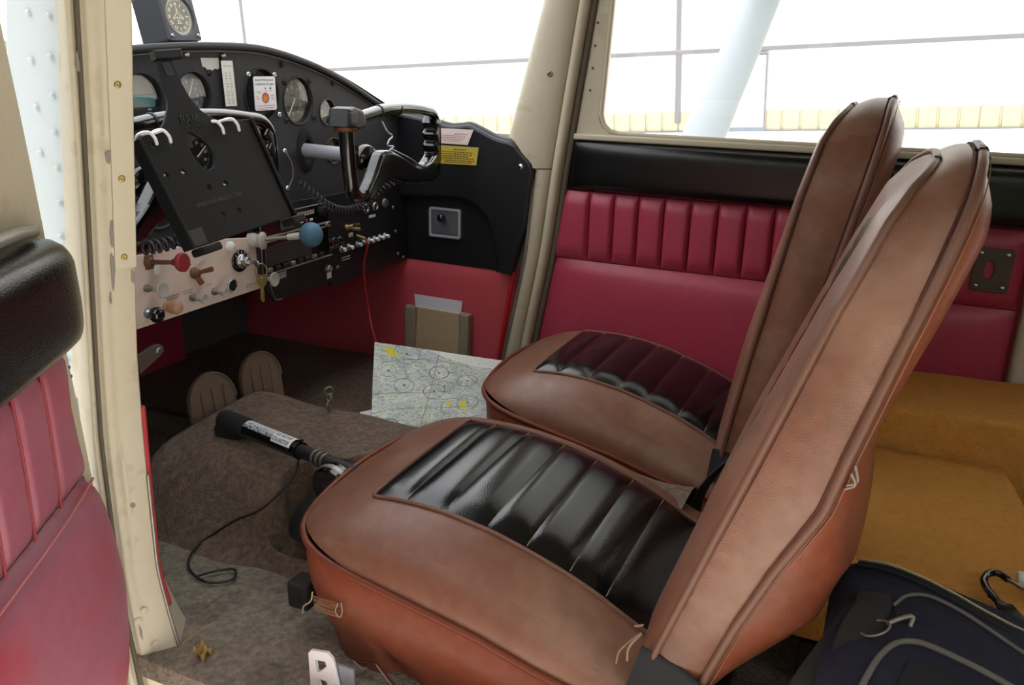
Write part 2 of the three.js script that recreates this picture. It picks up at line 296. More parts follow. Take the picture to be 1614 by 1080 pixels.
// ---------------------------------------------------------------- cabin shell
struct('floor', boxUV(rbox(1.04, 0.03, 2.6, 0.004, 0, -0.015, -0.2)), M.carpet, 'worn grey-brown carpet on the cabin floor');
{ // carpeted hump along the middle of the floor
  const sec = [[-0.33, -0.004], [-0.315, 0.004], [-0.295, 0.03], [-0.262, 0.085], [-0.235, 0.11], [-0.2, 0.118], [-0.1, 0.12], [-0.03, 0.116], [0, 0.1], [0.02, 0.04], [0.03, -0.004]];
  const sp = spline(sec, 100);
  const g = grid(100, 110, (u, v) => { // with a ragged opening sunk in it for the lever
    const [x, y] = sp[Math.round(u * 100)]; const z = lerp(-1.03, -0.2, v), k = smooth(0, 0.09, v);
    const a = Math.atan2(z + 0.655, x + 0.25), d = Math.hypot((x + 0.25) / 0.062, (z + 0.655) / 0.08) / (1 + 0.09 * Math.sin(a * 5) + 0.06 * Math.sin(a * 9 + 1));
    return [x + 0.006 * Math.sin(z * 23 + y * 30), y * (0.25 + 0.75 * k) + 0.004 * Math.sin(z * 31 + x * 17) * k - 0.07 * smooth(1.06, 0.86, d) * smooth(0.02, 0.08, y), z];
  });
  const f = struct('floor_hump', boxUV(g), M.brownShadedCarpet, 'brown carpeted hump, toned darker for shade, running along the cabin floor');
  part('lever_boot', lathe([[0.05, 0], [0.046, 0.012], [0.036, 0.03], [0.022, 0.042], [0.008, 0.046], [0, 0.046]], [-0.25, 0.05, -0.66], [0, 1, 0], 30), M.blackRubber, f, 'black rubber boot in the carpet opening');
}
struct('floor_mat', boxUV(rbox(0.46, 0.012, 0.9, 0.004, 0.26, 0.006, -1.05)), M.brownShadedCarpet, 'brown carpet toned darker for the shade in the starboard foot well');  // darker pile laid here paints in part of the deep foot well shade
struct('wall_front', [rbox(1.05, 0.75, 0.03, 0.002, 0.02, 0.31, -1.46)], M.firewall, 'grey firewall behind the pedals');
{
  const w = struct('trim_1', boxUV(rbox(0.3, 0.32, 0.02, 0.008, 0.12, 0.16, -1.43)), M.red, 'red lining on the firewall');
}
// starboard cabin wall: skin, black band, pleats, lower panel
const R = 0.49;
{
  const wall = struct('wall_right', null, null, 'red and black upholstered starboard cabin wall');
  part('wall_skin', rbox(0.03, 0.58, 2.2, 0.003, R + 0.04, 0.24, -0.36), M.creamPaint, wall);
  part('sill', boxUV(rbox(0.05, 0.012, 1.3, 0.004, R + 0.02, 0.534, 0.06)), M.creamPaint, wall, 'cream window sill strip');
  const pad = (pts, puff, zq = 14, yq = 10) => { // puffed panel inside a four-sided outline bl, br, tr, tl of [z, y]
    const [bl, br, tr, tl] = pts;
    const f = (u, v) => { const z = lerp(lerp(bl[0], br[0], u), lerp(tl[0], tr[0], u), v), y = lerp(lerp(bl[1], br[1], u), lerp(tl[1], tr[1], u), v); const e = (1 - Math.abs(2 * u - 1) ** 6) * (1 - Math.abs(2 * v - 1) ** 6); return [R + 0.006 - puff * e ** 0.6, y, z]; };
    return boxUV(grid(zq, yq, f));
  };
  const slant = (y) => table([[0.0, -0.672], [0.115, -0.653], [0.297, -0.624], [0.43, -0.605], [0.53, -0.597]], y);
  part('arm_band', pad([[slant(0.43), 0.431], [0.9, 0.42], [0.9, 0.526], [slant(0.53), 0.53]], 0.03, 60, 20), M.blackVinyl, wall, 'black vinyl band under the window');
  const seams = [-0.553, -0.5025, -0.4535, -0.403, -0.352, -0.301, -0.25, -0.199, -0.148, -0.097, -0.046, 0.005, 0.056];
  seams.forEach((z, i) => {
    const l = (y) => (i ? seams[i - 1] : slant(y));
    part('pleat', pad([[l(0.293) + 0.0006, 0.293], [z - 0.0006, 0.292], [z - 0.0006, 0.428], [l(0.43) + 0.0006, 0.429]], 0.011), M.red, wall);
  });
  part('rear_panel', pad([[0.057, 0.292], [0.205, 0.292], [0.205, 0.428], [0.057, 0.428]], 0.014), M.red, wall);
  part('lower_panel', pad([[slant(-0.02), -0.02], [0.205, -0.02], [0.205, 0.29], [slant(0.29), 0.291]], 0.018, 40, 24), M.red, wall, 'plain red vinyl lower panel');
  part('backing', rbox(0.012, 0.54, 1.6, 0.002, R + 0.018, 0.25, 0.13), M.redWorn, wall);
  part('post', rbox(0.04, 0.56, 0.06, 0.01, R, 0.25, 0.242), M.paint, wall, 'cream rear door post');
  const lp = part('latch_plate', extrX(rrectPts(0.128, 0.322, 0.185, 0.395, 0.006), 0.004, 0.001, R - 0.013, [circlePts(0.152, 0.357, 0.008, 16, 0.016)]), std(0x5a5149, 0.5, 0.6), wall, 'dull metal door latch plate');
  for (const [z, y] of [[0.137, 0.386], [0.176, 0.386], [0.176, 0.331], [0.137, 0.331]]) part('screw', lathe([[0.004, 0], [0.003, 0.0015], [0, 0.002]], [R - 0.017, y, z], [-1, 0, 0], 12), M.steel, lp);
  // the lining ahead of the post, under the black side panel
  part('kick_lining', pad([[-1.44, 0.0], [-0.73, 0.0], [-0.7, 0.262], [-1.44, 0.27]], 0.012, 40, 12), M.litKickRed, wall, 'red lining ahead of the door post');
  part('red_edge', tube([[R - 0.012, 0.252, -0.706], [R - 0.014, 0.16, -0.72], [R - 0.012, 0.02, -0.741]], 0.005), std(0xb4141c, 0.5), wall, 'bright red edge binding');
}
// windows
{
  const w = struct('window_1', null, null, 'clear curved windscreen');
  part('pane', grid(24, 10, (u, v) => { const x = lerp(-0.49, 0.49, u), k = (2 * u - 1) ** 2; return [x, lerp(0.66 - 0.1 * k, 1.0, v), lerp(-1.36 + 0.3 * k, -0.6, v) - 0.03 * Math.sin(v * Math.PI)]; }), M.glass, w);
  const s = struct('window_2', null, null, 'starboard door window with rounded corners');
  const hole = (e) => { const o = [], z0 = -0.536 - e, y0 = 0.546 - e, r = 0.035; for (let i = 0; i <= 8; i++) { const a = Math.PI + i / 8 * Math.PI / 2; o.push([z0 + r + r * Math.cos(a), y0 + r + r * Math.sin(a)]); } o.push([0.62 + e, y0], [0.62 + e, 0.94 + e], [z0 + 0.02, 0.94 + e]); return o; };
  part('window_frame', extrX([[-0.612, 0.53], [0.9, 0.53], [0.9, 1.0], [-0.57, 1.0]], 0.035, 0.003, R + 0.005, [hole(0.006)]), M.paint, s, 'cream window frame');
  const h = hole(0.003);
  part('window_bead', tube(h.map(([z, y]) => [R + 0.006, y, z]).slice(0, 10).concat([]).concat([]).reverse().concat([]), 0.0045, 60), M.creamPaint, s);
  part('front_bead', tube([[R + 0.006, 0.575, -0.539], [R + 0.006, 0.94, -0.519]], 0.0045), M.creamPaint, s);
  part('pane', extrX(hole(0.01), 0.003, 0, R + 0.025), M.glass, s);
  for (const [z, y] of [[-0.551, 0.62], [-0.548, 0.66], [-0.545, 0.7], [-0.542, 0.74]]) part('frame_hole', lathe([[0.0025, 0], [0.002, 0.001], [0, 0.001]], [R + 0.004, y, z - 0.012], [-1, 0, 0], 10), M.rubber, s);
}
struct('ceiling', rbox(1.06, 0.025, 1.75, 0.005, 0, 1.005, 0.28), M.headliner, 'pale headliner over the cabin');
struct('wall_back', rbox(1.06, 1.02, 0.03, 0.003, 0, 0.5, 1.12), M.headliner, 'rear cabin bulkhead');
struct('wall_left', [rbox(0.03, 0.6, 0.86, 0.003, -0.52, 0.23, 0.72), rbox(0.03, 0.08, 0.86, 0.003, -0.52, 0.97, 0.72), rbox(0.03, 0.4, 0.1, 0.003, -0.52, 0.74, 0.34)], M.creamPaint, 'port cabin wall behind the open door');
{ // starboard windscreen pillar: convex cover above, slimmer cover below
  const t = struct('trim_2', null, null, 'cream windscreen pillar beside the starboard door');
  const cover = (y0, y1, zl, zr, x0, bulge) => grid(16, 24, (u, v) => { const y = lerp(y0, y1, v), a = u * Math.PI, l = table(zl, y), r = table(zr, y); return [x0 - bulge * Math.sin(a) ** 0.8, y, lerp(l, r, 0.5 - 0.5 * Math.cos(a))]; });
  part('pillar_cover', boxUV(cover(0.47, 1.0, [[0.47, -0.735], [0.54, -0.724], [0.78, -0.66], [1.0, -0.605]], [[0.47, -0.632], [0.54, -0.622], [0.78, -0.588], [1.0, -0.555]], R + 0.004, 0.026)), M.paint, t);
  part('lower_cover', boxUV(cover(-0.02, 0.468, [[-0.02, -0.745], [0.065, -0.727], [0.294, -0.682], [0.47, -0.668]], [[-0.02, -0.703], [0.12, -0.684], [0.3, -0.652], [0.47, -0.632]], R + 0.004, 0.02)), M.paint, t);
  part('edge_strip', tube([[R - 0.012, 0.47, -0.668], [R - 0.012, 0.29, -0.681], [R - 0.012, 0.06, -0.727]], 0.004), M.bareMetal, t);
  part('screw', lathe([[0.006, 0], [0.0055, 0.002], [0.002, 0.003], [0.0018, 0.001], [0, 0.001]], [R - 0.02, 0.648, -0.636], [-1, 0, 0.3], 14), M.dullMetal, t);
  const p = struct('trim_3', null, null, 'cream door frame strip of the starboard door');
  const strip = (zl, w, x0, b) => grid(8, 24, (u, v) => { const y = lerp(-0.02, 1.0, v), a = u * Math.PI; return [x0 - b * Math.sin(a) ** 0.6, y, table(zl, y) + w * (0.5 - 0.5 * Math.cos(a))]; });
  const zl = [[-0.02, -0.703], [0.12, -0.684], [0.3, -0.651], [0.47, -0.631], [0.78, -0.588], [1.0, -0.556]];
  part('frame_strip', boxUV(strip(zl, 0.021, R + 0.004, 0.02)), M.paint, p);
  part('inner_strip', boxUV(strip(zl.map(([y, z]) => [y, z + 0.021]), 0.013, R + 0.006, 0.008)), M.rubber, p);
}
{ // port door post: jamb facing aft with rubber channel, screwed plate, chipped paint
  const t = struct('trim_4', null, null, 'cream port door post with screws and chipped paint');
  const er = [[-0.2, -0.655], [-0.05, -0.69], [0.03, -0.711], [0.097, -0.723], [0.18, -0.722], [0.275, -0.719], [0.365, -0.713], [0.475, -0.7], [0.6, -0.684], [0.72, -0.668], [1.0, -0.6]];
  const el = [[-0.2, -0.72], [-0.036, -0.739], [0.07, -0.742], [0.27, -0.74], [0.45, -0.721], [0.6, -0.705], [0.713, -0.695], [1.0, -0.66]];
  const P = (k, y, o = 0) => { const a = V(-0.485, y, table(er, y)), b = V(-0.533, y, table(el, y)), d = b.clone().sub(a), n = V(d.z, 0, -d.x).normalize(); if (n.z < 0) n.negate(); return a.addScaledVector(d, k).addScaledVector(n, o).toArray(); };
  const prof = [[-0.25, -0.05], [-0.08, -0.012], [-0.02, -0.003], [0.03, 0], [0.42, 0], [0.47, -0.0015], [0.52, 0], [0.66, 0], [0.7, -0.002], [0.74, -0.006], [0.86, -0.007], [0.89, -0.003], [0.91, 0.002], [0.97, 0.002], [1, -0.001], [1.02, -0.012], [1.02, -0.04]];
  const row = (pr, y0, y1, n = 60) => grid(pr.length - 1, n, (u, v) => { const q = pr[Math.round(u * (pr.length - 1))]; return P(q[0], lerp(y0, y1, v), q[1]); });
  part('post_jamb', boxUV(row(prof, -0.2, 1.0)), M.paint, t);
  part('door_seal', row([[0.755, -0.0055], [0.765, -0.0035], [0.8, -0.002], [0.835, -0.0035], [0.845, -0.0055]], -0.2, 1.0), M.rubber, t, 'brown rubber door seal');
  part('screwed_plate', boxUV(row([[-0.03, -0.002], [-0.025, 0.0018], [0.0, 0.0022], [0.38, 0.0022], [0.395, 0.0015], [0.4, -0.001]], 0.462, 1.0)), M.creamPaint, t);
  for (const [k, y] of [[0.24, 0.641], [0.22, 0.553], [0.22, 0.474]]) part('screw', lathe([[0.0034, 0], [0.0032, 0.001], [0.0016, 0.0018], [0.0014, 0.0008], [0, 0.0008]], P(k, y, 0.0022), [-0.5, 0, 0.9], 14), M.brass, t);
  const chip = (k0, y0, w, h, n, s) => { const o = []; for (let i = 0; i < n; i++) { const a = i / n * 2 * Math.PI, r = 0.6 + 0.4 * hash(i, s, 5); o.push([k0 + w * r * Math.cos(a), y0 + h * r * Math.sin(a)]); } const c = P(k0, y0, 0.0009), f = [];
    for (let i = 0; i < n; i++) { const a = o[i], b = o[(i + 1) % n]; f.push(...c, ...P(a[0], a[1], 0.0006), ...P(b[0], b[1], 0.0006)); } const g = new THREE.BufferGeometry(); g.setAttribute('position', new THREE.Float32BufferAttribute(f, 3)); g.computeVertexNormals(); return g; };
  for (const [k, y, w, h, s] of [[0.43, 0.575, 0.06, 0.008, 1], [0.42, 0.5, 0.05, 0.016, 2], [0.43, 0.462, 0.05, 0.024, 3], [0.05, 0.452, 0.05, 0.01, 4], [0.36, 0.19, 0.07, 0.004, 5], [0.6, 0.03, 0.03, 0.012, 6], [0.5, 0.432, 0.03, 0.008, 7], [0.86, 0.66, 0.03, 0.012, 8], [0.9, 0.3, 0.02, 0.012, 9]]) part('paint_chip', chip(k, y, w, h, 14, s), M.chip, t, 'grey patch of chipped paint');
  for (const [k, y] of [[0.45, 0.055], [0.6, 0.045], [0.38, 0.01], [0.3, -0.02]]) part('dimple', lathe([[0.005, 0], [0.004, 0.0012], [0.001, 0.0016], [0, 0.0016]], P(k, y, 0), [-0.5, 0, 0.9], 14), M.paint, t);
  const edge = (y) => P(-0.03, y, 0.0);
  part('edge_binding', tube([0.3, 0.25, 0.2, 0.15, 0.1, 0.05].map((y) => { const p = P(-0.07, y, -0.006); return p; }), 0.0032), std(0xa3262c, 0.7), t, 'red vinyl edge binding');
  part('edge_metal', tube([0.22, 0.15, 0.1, 0.05, 0, -0.05, -0.12].map((y) => P(-0.005, y, 0.001)), 0.002), M.bareMetal, t, 'bare metal edge strip');
  part('carpet_strip', tube([[-0.478, 0.075, -0.752], [-0.476, 0.03, -0.742], [-0.475, -0.02, -0.72], [-0.472, -0.09, -0.69]], 0.012), M.darkMat, t, 'black strip inside the sill');
}
{ // riveted white skin ahead of the door post
  const t = struct('wall_outer', null, null, 'riveted white fuselage skin ahead of the port door');
  part('skin_panel', extrX([[-1.5, -0.2], [-0.745, -0.2], [-0.765, -0.04], [-0.768, 0.07], [-0.766, 0.27], [-0.747, 0.45], [-0.731, 0.6], [-0.72, 0.713], [-0.69, 1.0], [-0.72, 1.0], [-0.787, 0.72], [-0.8, 0.66], [-0.82, 0.6], [-1.5, 0.6]], 0.012, 0.002, -0.52), M.white, t);
  part('painted_stripe', extrX([[-1.5, 0.2], [-0.77, 0.2], [-0.765, 0.318], [-1.5, 0.3]], 0.002, 0.0005, -0.5218), M.blueGrey, t, 'blue-grey painted stripe');
  const rv = [[0.7, -0.731], [0.665, -0.7365], [0.63, -0.741], [0.596, -0.745], [0.562, -0.7485], [0.528, -0.752], [0.494, -0.757], [0.455, -0.764], [0.405, -0.77], [0.36, -0.775], [0.703, -0.758], [0.661, -0.763], [0.618, -0.7655], [0.575, -0.769]];
  for (const [y, z] of rv) part('rivet', lathe([[0.003, 0], [0.0026, 0.0012], [0.0012, 0.0018], [0, 0.0019]], [-0.522, y, z], [-1, 0, 0], 12), M.white, t);
}
{ // open port door, hinged at its front edge
  const d = struct('door_1', null, null, 'open port cabin door with black and red upholstery');
  const s0 = (y) => table([[-0.05, 0.004], [0.05, 0.001], [0.15, 0.0], [0.3, 0.014], [0.41, 0.028], [0.5, 0.034], [0.6, 0.045], [0.7, 0.06], [1.0, 0.1]], y);
  const edge = []; for (let i = 0; i <= 20; i++) { const y = lerp(-0.08, 1.0, i / 20); edge.push([-s0(y), y]); }
  const hole = [[-0.17, 0.56], [-0.78, 0.56], [-0.78, 0.94], [-0.2, 0.94]];
  part('door_frame', boxUV(extr([...edge, [-0.88, 1.0], [-0.9, -0.08]], 0.03, 0.004, [hole])), M.paint, d, 'cream door frame');
  const pad = (fn, nu, nv, puff) => boxUV(grid(nu, nv, (u, v) => { const [s, y] = fn(u, v); const e = (1 - Math.abs(2 * u - 1) ** 8) * (1 - Math.abs(2 * v - 1) ** 6); return [-s, y, 0.002 + puff * e ** 0.5]; }));
  const bl = (y) => table([[0.395, 0.046], [0.445, 0.043], [0.486, 0.047], [0.505, 0.06], [0.513, 0.08]], y);
  part('arm_band', pad((u, v) => { const y = lerp(0.4, 0.513, v); return [lerp(bl(y), 0.86, u ** 1.6), y + 0.002 * u]; }, 30, 20, 0.035), M.blackVinyl, d, 'black vinyl arm band');
  part('window_rail', tube([[-0.09, 0.519, 0.012], [-0.12, 0.523, 0.014], [-0.4, 0.524, 0.014], [-0.85, 0.52, 0.014]], 0.006), M.bareMetal, d, 'bare metal window rail');
  const rl = (y) => table([[0, 0.035], [0.03, 0.02], [0.07, 0.009], [0.118, 0.003], [0.186, 0.018], [0.26, 0.038], [0.3, 0.05], [0.342, 0.056], [0.4, 0.048]], y);
  const seams = [0.109, 0.168, 0.227, 0.286, 0.345, 0.404, 0.463, 0.522, 0.581, 0.64, 0.7, 0.76, 0.86];
  seams.forEach((s, i) => part('pleat', pad((u, v) => { const y = lerp(0.256, 0.398, v), l = i ? seams[i - 1] : rl(y); return [lerp(l + 0.0008, s - 0.0008, u), y]; }, 12, 12, 0.009), M.doorRed, d));
  part('lower_panel', pad((u, v) => { const y = lerp(-0.03, 0.254, v); return [lerp(rl(y), 0.86, u ** 1.4), y]; }, 30, 24, 0.026), M.doorRed, d, 'plain red vinyl lower panel');
  for (const q of seams.slice(0, -1)) part('pleat_seam', tube([[-q, 0.257, 0.007], [-q, 0.33, 0.008], [-q, 0.397, 0.007]], 0.0016), M.redWorn, d, 'red worn seam');
  part('stitching', tube([[-0.045, 0.2545, 0.014], [-0.12, 0.2548, 0.02], [-0.3, 0.255, 0.022], [-0.85, 0.255, 0.02]], 0.0014), std(0xb06a6c, 0.8), d, 'pale pink seam thread');
  part('lower_seal', rbox(0.9, 0.02, 0.03, 0.008, -0.45, -0.06, 0.004), M.blackRubber, d);
  for (const y of [0.36, 0.37]) part('hinge_mark', lathe([[0.002, 0], [0, 0.001]], [-s0(y) - 0.006, y, 0.001], [0, 0, 1], 10), M.rubber, d);
  d.position.set(-0.53, 0, -0.745); d.rotation.y = 0.535;
}

// ---------------------------------------------------------------- seats
function makeSeat(label, cx, tilt, pivotZ, baseY, thick, extras) { // dims in metres; the backrest is measured along its own axis
  const t = thing('cabin_seat', label, 'seat', null);
  const HW = 0.2, ZB = -0.135, yp = (z) => table([[-0.61, 0.153], [-0.56, 0.143], [-0.48, 0.126], [-0.41, 0.112], [-0.335, 0.097], [-0.264, 0.077], [-0.2, 0.064], [-0.13, 0.055]], z);
  const T = (z) => table([[-0.61, 0.165], [-0.56, 0.18], [-0.507, 0.188], [-0.45, 0.191], [-0.413, 0.19], [-0.36, 0.182], [-0.316, 0.17], [-0.263, 0.152], [-0.221, 0.132], [-0.19, 0.113], [-0.13, 0.085]], z);
  const ZF = -0.605, ZC = -0.46;
  const halfW = (z) => (z > ZC ? HW : HW * Math.max(0, 1 - ((ZC - z) / (ZC - ZF)) ** 3.4) ** (1 / 3.4));
  const Y = (s, z) => { const x = s * halfW(z) / HW, q = z < ZC ? (ZC - z) / (ZC - ZF) : 0, rho = Math.min(1, Math.abs(x) ** 4 + q ** 3.4), h = Math.max(0, 1 - rho) ** 0.5; return yp(z) + (T(z) - yp(z)) * h; };
  const zAt = (v) => { const k = v < 0.5 ? ZF + (ZC - ZF) * (1 - (1 - v * 2) ** 2.6) : lerp(ZC, ZB, (v - 0.5) * 2); return k; };
  const sAt = (u) => Math.sin((u - 0.5) * Math.PI);
  const Yd = (x, z) => { const h = halfW(z); return Y(h > 1e-4 ? clamp(x / h, -1, 1) : 0, z); }; // by offset from the seat's middle
  part('cushion', boxUV(grid(40, 48, (u, v) => { const z = zAt(v), s = sAt(u); return [cx + s * halfW(z), Y(s, z), z]; })), M.wornVinyl, t);
  // outline loop of the cushion, for piping and skirt
  const loop = []; { const n = 26; for (let i = 0; i <= n; i++) { const z = zAt(1 - i / n); loop.push([-halfW(z), z]); } for (let i = 1; i <= n; i++) { const z = zAt(i / n); loop.push([halfW(z), z]); } }
  const dense = spline(loop.map(([x, z]) => [x, yp(z), z]), 120);
  part('piping', tube(dense.filter((_, i) => i % 2 === 0).map(([x, y, z]) => [cx + x * 1.012, y, z - 0.003]), 0.0042, 160), M.piping, t, 'brown cord piping round the cushion');
  part('skirt', boxUV(grid(120, 14, (u, v) => {
    const [x, y, z] = dense[Math.round(u * 120)], low = -0.02, yy = lerp(y - 0.003, low, v), b = 0.007 * Math.sin(Math.min(1, v * 1.4) * Math.PI) , k = smooth(-0.38, -0.6, z);
    const crease = extras?.crease ? extras.crease(x, yy, z) : 0;
    return [cx + x * (1 + b / HW - 0.05 * v * v) + crease, yy, z - b * k + 0.042 * v * k];
  })), M.vinyl, t, 'brown vinyl skirt');
  part('seat_base', boxUV(rbox(0.34, 0.09, 0.38, 0.01, cx, 0.012, -0.34)), M.matteBlack, t);
  // black pleated insert
  const zs = [-0.506, -0.466, -0.414, -0.362, -0.315, -0.264, -0.222, -0.15], wi = 0.122;
  for (let i = 0; i + 1 < zs.length; i++) part('insert_pleat', boxUV(grid(24, 10, (u, v) => {
    const a = lerp(zs[i], zs[i + 1], v), x = lerp(-wi, wi, u), e = Math.min(1, 9 * Math.min(u, 1 - u)) ** 0.5, puff = 0.0042 * (1 - Math.abs(2 * v - 1) ** 3), z = a + 0.008 * (1 - (2 * u - 1) ** 2) * (v - 0.5) * 0;
    return [cx + x, Yd(x, z) + 0.0012 + (0.0008 + puff) * e - 0.001 * (1 - e), z];
  })), M.insert, t, 'black vinyl pleat');
  for (let i = 1; i + 1 < zs.length; i++) part('seam_thread', tube(Array.from({ length: 12 }, (_, k) => { const x = lerp(-wi + 0.004, wi - 0.004, k / 11); return [cx + x, Yd(x, zs[i]) + 0.0014, zs[i]]; }), 0.0006, 40, false, 5), M.thread, t, 'pale worn seam thread');
  const bord = []; for (let k = 0; k <= 14; k++) bord.push([-wi - 0.002, lerp(-0.15, -0.508, k / 14)]); for (let k = 1; k <= 10; k++) bord.push([lerp(-wi - 0.002, wi + 0.002, k / 10), -0.508]); for (let k = 1; k <= 14; k++) bord.push([wi + 0.002, lerp(-0.508, -0.15, k / 14)]);
  part('insert_edge', tube(bord.map(([x, z]) => [cx + x, Yd(x, z) + 0.0012, z]), 0.0026, 120), M.wornVinyl, t, 'folded vinyl edge round the insert');
  // backrest: closed sections stacked along a leaning axis, nf/nr are the front and rear seams
  const W = [[0, 0.185], [0.1, 0.195], [0.3, 0.195], [0.4, 0.185], [0.46, 0.165], [0.5, 0.136], [0.525, 0.102], [0.536, 0.07], [0.5425, 0.0]];
  const dy = Math.cos(tilt), dz = Math.sin(tilt), H = 0.531, w = (h) => { if (h < 0.4) return table(W, h); const q = clamp((h - 0.36) / (H - 0.36)); return 0.187 * Math.max(0, 1 - q ** 2.8) ** (1 / 2.8); };
  const nf = (h) => table([[-0.04, -0.03], [0.02, -0.038], [0.16, -0.039], [0.4, -0.038], [0.48, -0.034], [0.51, -0.028], [0.531, -0.018]], h);
  const nr = (h) => thick * smooth(0.15, 0.5, h) + table([[-0.04, 0.012], [0.1, 0.012], [0.17, 0.017], [0.24, 0.027], [0.3, 0.022], [0.4, 0.017], [0.5, 0.014], [0.531, 0.011]], h);
  const atH = (h, u) => h + (0.004 * u - 0.015 * (1 - u)) * smooth(0.38, 0.53, h);
  const B = (x, h, n) => [cx + x, baseY + h * dy - n * dz, pivotZ + h * dz + n * dy];
  const hAt = (v) => { const k = -0.03 + (H + 0.03) * (1 - (1 - v) ** 1.9); return Math.min(k, H - 0.0004); };
  const lvl = 54;
  const side = (u, h) => { // u 0..1 from port front seam, over nothing, along the port side, to the rear seam
    return [-(w(h) + 0.006 * Math.sin(u * Math.PI) * smooth(H, 0.45, h)), lerp(nf(h), nr(h), u)];
  };
  // the band runs up the port side, over the top and down the other side: path along the outline in x, h
  const outline = []; for (let i = 0; i <= lvl; i++) { const h = hAt(i / lvl); outline.push([-w(h), h]); } for (let i = lvl - 1; i >= 0; i--) { const h = hAt(i / lvl); outline.push([w(h), h]); }
  const N = outline.length - 1;
  part('side_band', boxUV(grid(12, N, (u, v) => { const [x, h] = outline[Math.round(v * N)], b = 0.006 * Math.sin(u * Math.PI), f = Math.hypot(x, 0.001); return B(x + Math.sign(x) * b * smooth(H, 0.4, h), atH(h, u) + b * smooth(0.4, H, h), lerp(nf(h), nr(h), u)); })), M.wornVinyl, t, 'brown vinyl side band');
  const dish = (s) => Math.max(0, 1 - Math.abs(s) ** 3) ** 0.6 * (1 - 0.5 * smooth(0.66, 0.36, Math.abs(s))), dome = (s) => Math.max(0, 1 - Math.abs(s) ** 6) ** 0.6;
  const face = (n0, sgn, amp, nv, nu, x0 = -1, x1 = 1, h0 = -0.03, h1 = H - 0.0004) => grid(nu, nv, (u, v) => { const h = h0 + (h1 - h0) * (1 - (1 - v) ** 1.9), s = lerp(x0, x1, 0.5 + 0.5 * Math.sin((u - 0.5) * Math.PI)), e = (sgn < 0 ? dish(s) : dome(s)) * smooth(0, 0.06, (H - h)) ** 0.5; return B(s * w(h), atH(h, sgn < 0 ? 0 : 1), n0(h) + sgn * amp(h, s) * e); });
  const bulge = (h) => table([[0, 0.024], [0.17, 0.024], [0.33, 0.016], [0.42, 0.012], [0.54, 0.01]], h);
  part('backrest_front', boxUV(face(nf, -1, bulge, 50, 30)), M.wornVinyl, t, 'brown vinyl front of the backrest');
  const hs = [0.04, 0.1, 0.15, 0.2, 0.25, 0.3, 0.35, 0.4, 0.44];
  for (let i = 0; i + 1 < hs.length; i++) part('backrest_pleat', boxUV(grid(20, 8, (u, v) => { const h = lerp(hs[i], hs[i + 1], v), s = lerp(-0.4, 0.4, u), e = dish(s) * smooth(0, 0.06, H - h) ** 0.5; return B(s * w(h), atH(h, 0), nf(h) - bulge(h) * e - 0.0004 - 0.0012 * (1 - Math.abs(2 * v - 1) ** 3)); })), M.blackVinyl, t, 'black vinyl pleat');
  const rear = (h, s) => table([[0, 0.02], [0.05, 0.042], [0.12, 0.066], [0.18, 0.066], [0.24, 0.034], [0.31, 0.017], [0.4, 0.024], [0.5, 0.027], [0.54, 0.02]], h) + 0.004 * Math.sin(h * 38 + s * 3) * smooth(0.3, 0.1, h);
  part('backrest_rear', boxUV(face(nr, 1, rear, 60, 40)), M.vinyl, t, 'brown vinyl rear cover with a sagging pocket');
  const seamPath = (n0, off, u) => outline.map(([x, h]) => B(x * (1 + off / 0.2), atH(h, u) + off * smooth(0.4, 0.52, h), n0(h)));
  part('front_piping', tube(seamPath(nf, 0.0015, 0), 0.0038, 220), M.wornPiping, t, 'brown cord piping on the front edge');
  part('rear_piping', tube(seamPath(nr, 0.0018, 1), 0.0045, 220), M.wornPiping, t, 'brown cord piping on the rear edge');
  part('front_seam', tube(seamPath((h) => nf(h) + 0.0052, 0.0008, 0), 0.0011, 220, false, 5), M.redThread, t, 'dark red seam');
  part('rear_seam', tube(seamPath((h) => nr(h) - 0.006, 0.001, 1), 0.0011, 220, false, 5), M.redThread, t, 'dark red seam');
  part('rear_stitching', tube(seamPath((h) => nr(h) + 0.0075, -0.001, 1), 0.0005, 220, false, 5), M.stitch, t, 'pale seam thread');
  if (extras) extras.build(t, B, { w, nf, nr });
  part('recliner_strap', ribbon([B(-0.19, -0.005, -0.05), B(-0.196, 0.0, 0.0), B(-0.19, -0.02, 0.02), B(0.18, -0.02, 0.02)], [0, 0.6, 0.8], 0.05, 0.004), M.belt, t, 'dark webbing under the backrest');
  rebase(t, cx, 0, -0.35); return t;
}
